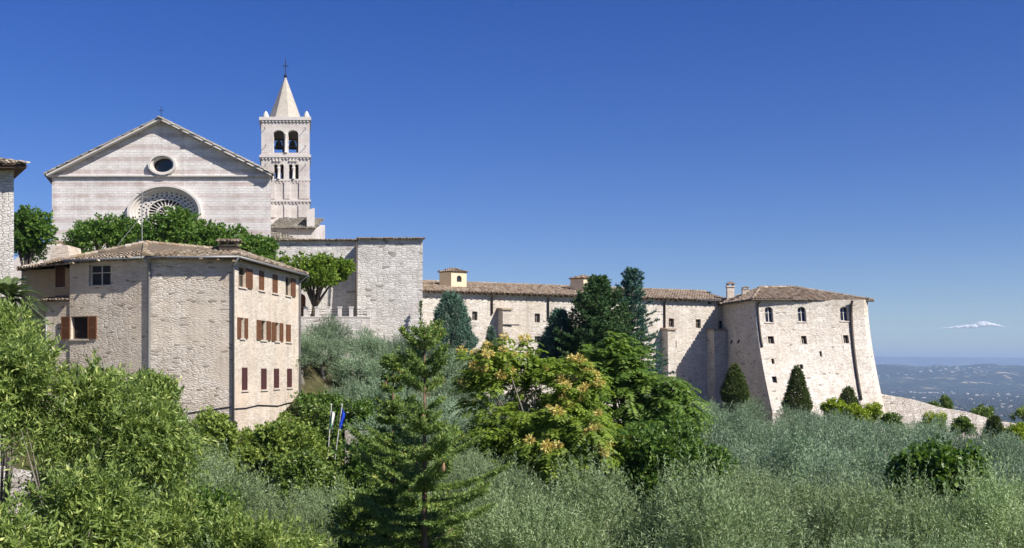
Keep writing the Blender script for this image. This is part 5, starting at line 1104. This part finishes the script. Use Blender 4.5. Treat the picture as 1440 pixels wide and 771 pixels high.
# --- palm
def palm(px, py, Y, rad, seed):
    rng = np.random.default_rng(seed); rnd = random.Random(seed); c = at(px, py, Y); b = (c.x, Y, gz(c.x, Y)); t = thing('palm_tree', 'grey-green palm with arching fronds at the left edge before the house', 'palm', b)
    tb = MB(); tb.tube([Vector(b) + Vector((0, 0, -.3)), Vector((c.x, Y, (b[2] + c.z) / 2)), c], [.3, .24, .26], 10); tb.build('trunk', M['bark'], t)
    P_, D2, N_, T_ = [], [], [], []; rb = MB()
    for k in range(34):
        a = rnd.uniform(0, 6.28); el = rnd.uniform(-.35, 1.35); e = Vector((math.cos(a) * math.cos(el), math.sin(a) * math.cos(el), math.sin(el))); s_ = e.cross(Vector((0, 0, 1))).normalized(); ln = rad * rnd.uniform(.8, 1.15); pts = []
        for j in range(9): u = j / 8; pts.append(c + e * ln * u + Vector((0, 0, -.55 * ln * u * u)))
        rb.tube(pts, [.03 * (1 - .1 * j) for j in range(9)], 5)
        tn = rnd.gauss(.5, .15)
        for j in range(34):
            u = .12 + .88 * j / 33; p = c + e * ln * u + Vector((0, 0, -.55 * ln * u * u)); tg = (e + Vector((0, 0, -1.1 * u))).normalized(); up_ = s_.cross(tg)
            for sd in (-1, 1): P_.append(p); D2.append(s_ * sd + tg * .8 + up_ * .25); N_.append(up_ + s_ * .3 * sd); T_.append(tn + rnd.gauss(0, .1))
    rb.build('frond_rib', M['palm'], t)
    f = lambda q: np.array([tuple(x) for x in q]); leaf_obj('crown', f(P_), nrmz(f(D2)), nrmz(f(N_)), rad * .26, .045, np.array(T_), 'palm', t, b)
palm(12, 418, 38, 1.55, 5)
# --- olives: prototypes, then copies
def olive_proto(label, group, loc, seed, H, rx, rz, n, cr, per, sl, nl, L, W, mat, up, shoots=0):
    z0 = H - rz; return broad('olive_tree', label, 'olive tree', loc, (loc[0], loc[1], loc[2] + z0), (rx, rx, rz * .9), n, cr, per, sl, nl, L, W, mat, 'barkgrey', seed, .2, group, outw=.45, up=up, spread=.62, zmin=-.55, frac=.5, lo=.25, hi=.95, nmax=10, upn=.4, shoots=shoots)
GF = 'grey-green olive trees along the foreground'; GM = 'olive trees of the grove below the convent'; GS = 'olive trees on the slope under the church terrace'
LF = 'feathery silver-green olive crown in the dense foreground row'
near = [olive_proto(LF, GF, bxy(px, Y), sd, 4.3, 2.0, 1.75, 44, .46, 58, .5, 19, .085, .02, 'olive', .95, 260) for px, Y, sd in ((760, 23, 101), (1010, 22, 102), (1250, 24, 105))]
mid_p = [olive_proto('x', GM, bxy(px, Y), sd, 4.6, 2.35, 1.95, 30, .74, 50, .5, 11, .16, .042, 'olivefar', .6, 90) for px, Y, sd in ((1150, 80, 103), (1060, 76, 104), (1240, 72, 106))]
rl = random.Random(77); n_ = 0
def put(protos, px, Y, label, group, k=1.0, dz=0.0):
    o = dup(rl.choice(protos), None, bxy(px, Y, dz), rl.uniform(0, 6.28), (k * rl.uniform(.95, 1.15), k * rl.uniform(.95, 1.15), k * rl.uniform(.9, 1.08))); o['label'] = label; o['group'] = group; return o
for px, Y, k in ((880, 24, 1), (1130, 24.5, 1), (1440, 23, 1.05), (700, 26, .95), (820, 19.5, .8), (950, 19, .82), (1080, 18.5, .8), (1200, 19, .8), (1330, 18.5, .76), (1455, 19, .82), (710, 19.5, .76), (1090, 31, .9), (1180, 31, .95), (1430, 31, 1.0)): put(near, px, Y, LF, GF, k * rl.uniform(.92, 1.08))
LL_ = [(268, 27, .92, 'pale wispy olive in the shade between the ivy mound and the bright left tree'), (440, 28, .78, 'silvery olive at the bottom left of the large spruce'), (372, 25, .72, 'low silvery olive crown below the thick ivy mound')]
for px, Y, k, lab in LL_: put(near, px, Y, lab, 'olives left of the spruce', k)
for px, Y, k, lab in ((660, 31, .9, 'silvery olive seen through the right boughs of the large spruce'), (330, 23, .72, 'small wispy olive at the bottom between the leafy shoots and the spruce')): put(near, px, Y, lab, 'olives left of the spruce', k)
LG = 'blue-green olive tree merging into the dense grove below the convent'
for o in mid_p: o['label'] = LG
Y = 44.0
while Y < 108:
    step = 4.7; x0 = (905 + (45 - (Y - 44)) * 1.2 - CX) / F * Y if Y < 90 else (960 - CX) / F * Y; x = x0 + rl.uniform(0, 2); xe = (1500 - CX) / F * Y
    while x < xe:
        px = x / Y * F + CX + rl.uniform(-6, 6); yy = Y + rl.uniform(-1.2, 1.2)
        if not (yy > 96 and 1050 < px < 1250) and not (yy > 88 and px > 1225): put(mid_p, px, yy, LG, GM, rl.uniform(.72, 1.1))
        x += step
    Y += 5.0 + (Y - 44) * .02
LSs = 'blue-green olive tree on the bank below the church terrace'
Y = 76.0
while Y < 94:
    for px in range(432, 740, 48):
        pj = px + rl.uniform(-14, 14) + (Y % 3) * 8; xx = (pj - CX) / F * Y
        if pj < 440 and Y < 84: continue
        if Y < 84 and pj < 560: continue
        put(mid_p, pj, Y + rl.uniform(-1, 1), LSs, GS, rl.uniform(.8, .98), -.5)
    Y += 4.2
# olives filling behind the big trees
for px, Y in ((640, 66), (720, 68), (800, 70), (880, 74), (960, 70), (600, 60), (560, 66), (900, 62), (980, 58)): put(mid_p, px, Y, LG, GM, 1.0)
# --- grass tufts and undergrowth on the near bank
rng = np.random.default_rng(9); n_ = 60000; gx = rng.uniform(-26, 40, n_); gy = rng.uniform(14, 70, n_); gp = np.array([(x, y, gz(x, y) - .02) for x, y in zip(gx, gy)])
gd = nrmz(rng.normal(size=(n_, 3)) * .5 + np.array([0, 0, 1])); uo = leaf_obj('undergrowth', gp, gd, rdir(rng, n_), rng.uniform(.1, .35, n_), .06, rng.normal(.4, .2, n_), 'ivy', None, (0, 0, 0)); tag(uo, kind='stuff')
# --- far hedgerows and copses of the plain
def far_woods():
    rng = np.random.default_rng(3); V = []; Fc = []; T = []
    for i in range(1250):
        y = rng.uniform(4200, 11500); x = y * rng.uniform(.3, .52); L = rng.choice([30, 60, 140, 260]); a = rng.normal(0, .35) + (0 if rng.random() < .7 else 1.2); h = rng.uniform(7, 15); k = max(1, int(L / 28))
        for j in range(k):
            cx = x + math.cos(a) * (j - k / 2) * 24 + rng.normal(0, 5); cy = y + math.sin(a) * (j - k / 2) * 24 + rng.normal(0, 5); r_ = rng.uniform(8, 15); hh = h * rng.uniform(.7, 1.2); b = len(V); z = -216.5
            for (q, zz) in ((1, 0), (1.1, .5), (.6, .9)):
                for m in range(5): g = 1.257 * m + j; V.append((cx + r_ * q * math.cos(g), cy + r_ * q * math.sin(g), z + hh * zz))
            V.append((cx, cy, z + hh))
            for lv in (0, 5):
                for m in range(5): Fc.append((b + lv + m, b + lv + (m + 1) % 5, b + lv + 5 + (m + 1) % 5, b + lv + 5 + m))
            for m in range(5): Fc.append((b + 10 + m, b + 10 + (m + 1) % 5, b + 15))
    mb = MB(); mb.v = V; mb.f = Fc; mb.t = list(rng.uniform(0, 1, len(Fc))); return mb.build('distant_woods', plain('far_wood_green', (.022, .03, .022), .95, .25, .02))
tag(far_woods(), kind='stuff')
hv = MB(); rh = random.Random(8)
for i in range(420):
    y = rh.uniform(4500, 10500); cl = rh.choice([(.36, 7200), (.42, 6200), (.47, 8800), (.40, 9800), None, None]); 
    x = y * rh.uniform(.3, .5)
    if cl: y = cl[1] + rh.gauss(0, 350); x = cl[1] * cl[0] + rh.gauss(0, 260)
    w_, d_, h_ = rh.uniform(9, 26), rh.uniform(8, 14), rh.uniform(5, 9); hv.box((x, y, -216.3 + h_ / 2), (w_, d_, h_), rh.uniform(-.4, .4))
tag(hv.build('distant_houses', plain('distant_plaster', (.66, .6, .52), .9, .1, .01)), kind='stuff')
# --- flags
def flag(px, py0, py1, Y, cols, lab, seed, dx):
    p0 = at(px, py1 + 40, Y); p1 = at(px + dx, py0, Y); t = thing('flag', lab, 'flag', p0); b = MB(); b.tube([p0, p1], .03, 6); b.lathe(p1, [(.05, 0), (.06, .05), (.02, .1)], 8); b.build('flagpole', M['wframe'], t)
    n = len(cols); hgt = 1.5
    for ci, col in enumerate(cols):
        b = MB()
        for i in range(4):
            for j in range(10):
                def q(i, j):
                    u = (ci + i / 4) / n; v = j / 10; s_ = 1 - .25 * v
                    return p1 + (p0 - p1).normalized() * (.12 + .15 * u + 1.15 * v * (1 + .05 * math.sin(u * 9))) + Vector((.48 * u * s_ * (1.3 - v) if seed else .22 * u * s_, .12 * math.sin(u * 8 + v * 3), -.25 * u))
                b.poly([q(i, j), q(i + 1, j), q(i + 1, j + 1), q(i, j + 1)])
        b.build('cloth', col, t, smooth=True)
FG, FW, FR_, FB, FY = plain('flag_green', (.02, .16, .06), .8, .05, 3), plain('flag_white', (.75, .75, .72), .8, .04, 3), plain('flag_red', (.5, .03, .03), .8, .05, 3), plain('flag_blue', (.012, .06, .5), .8, .05, 3), plain('flag_gold', (.8, .55, .02), .7, .05, 3)
flag(461, 570, 604, 66, [FG, FW], 'limp flag showing green and white folds on a pole below the house', 0, 5); flag(471, 570, 606, 66, [FB], 'blue flag drooping on a slanted pole right of the green and white flag', 0, 10)
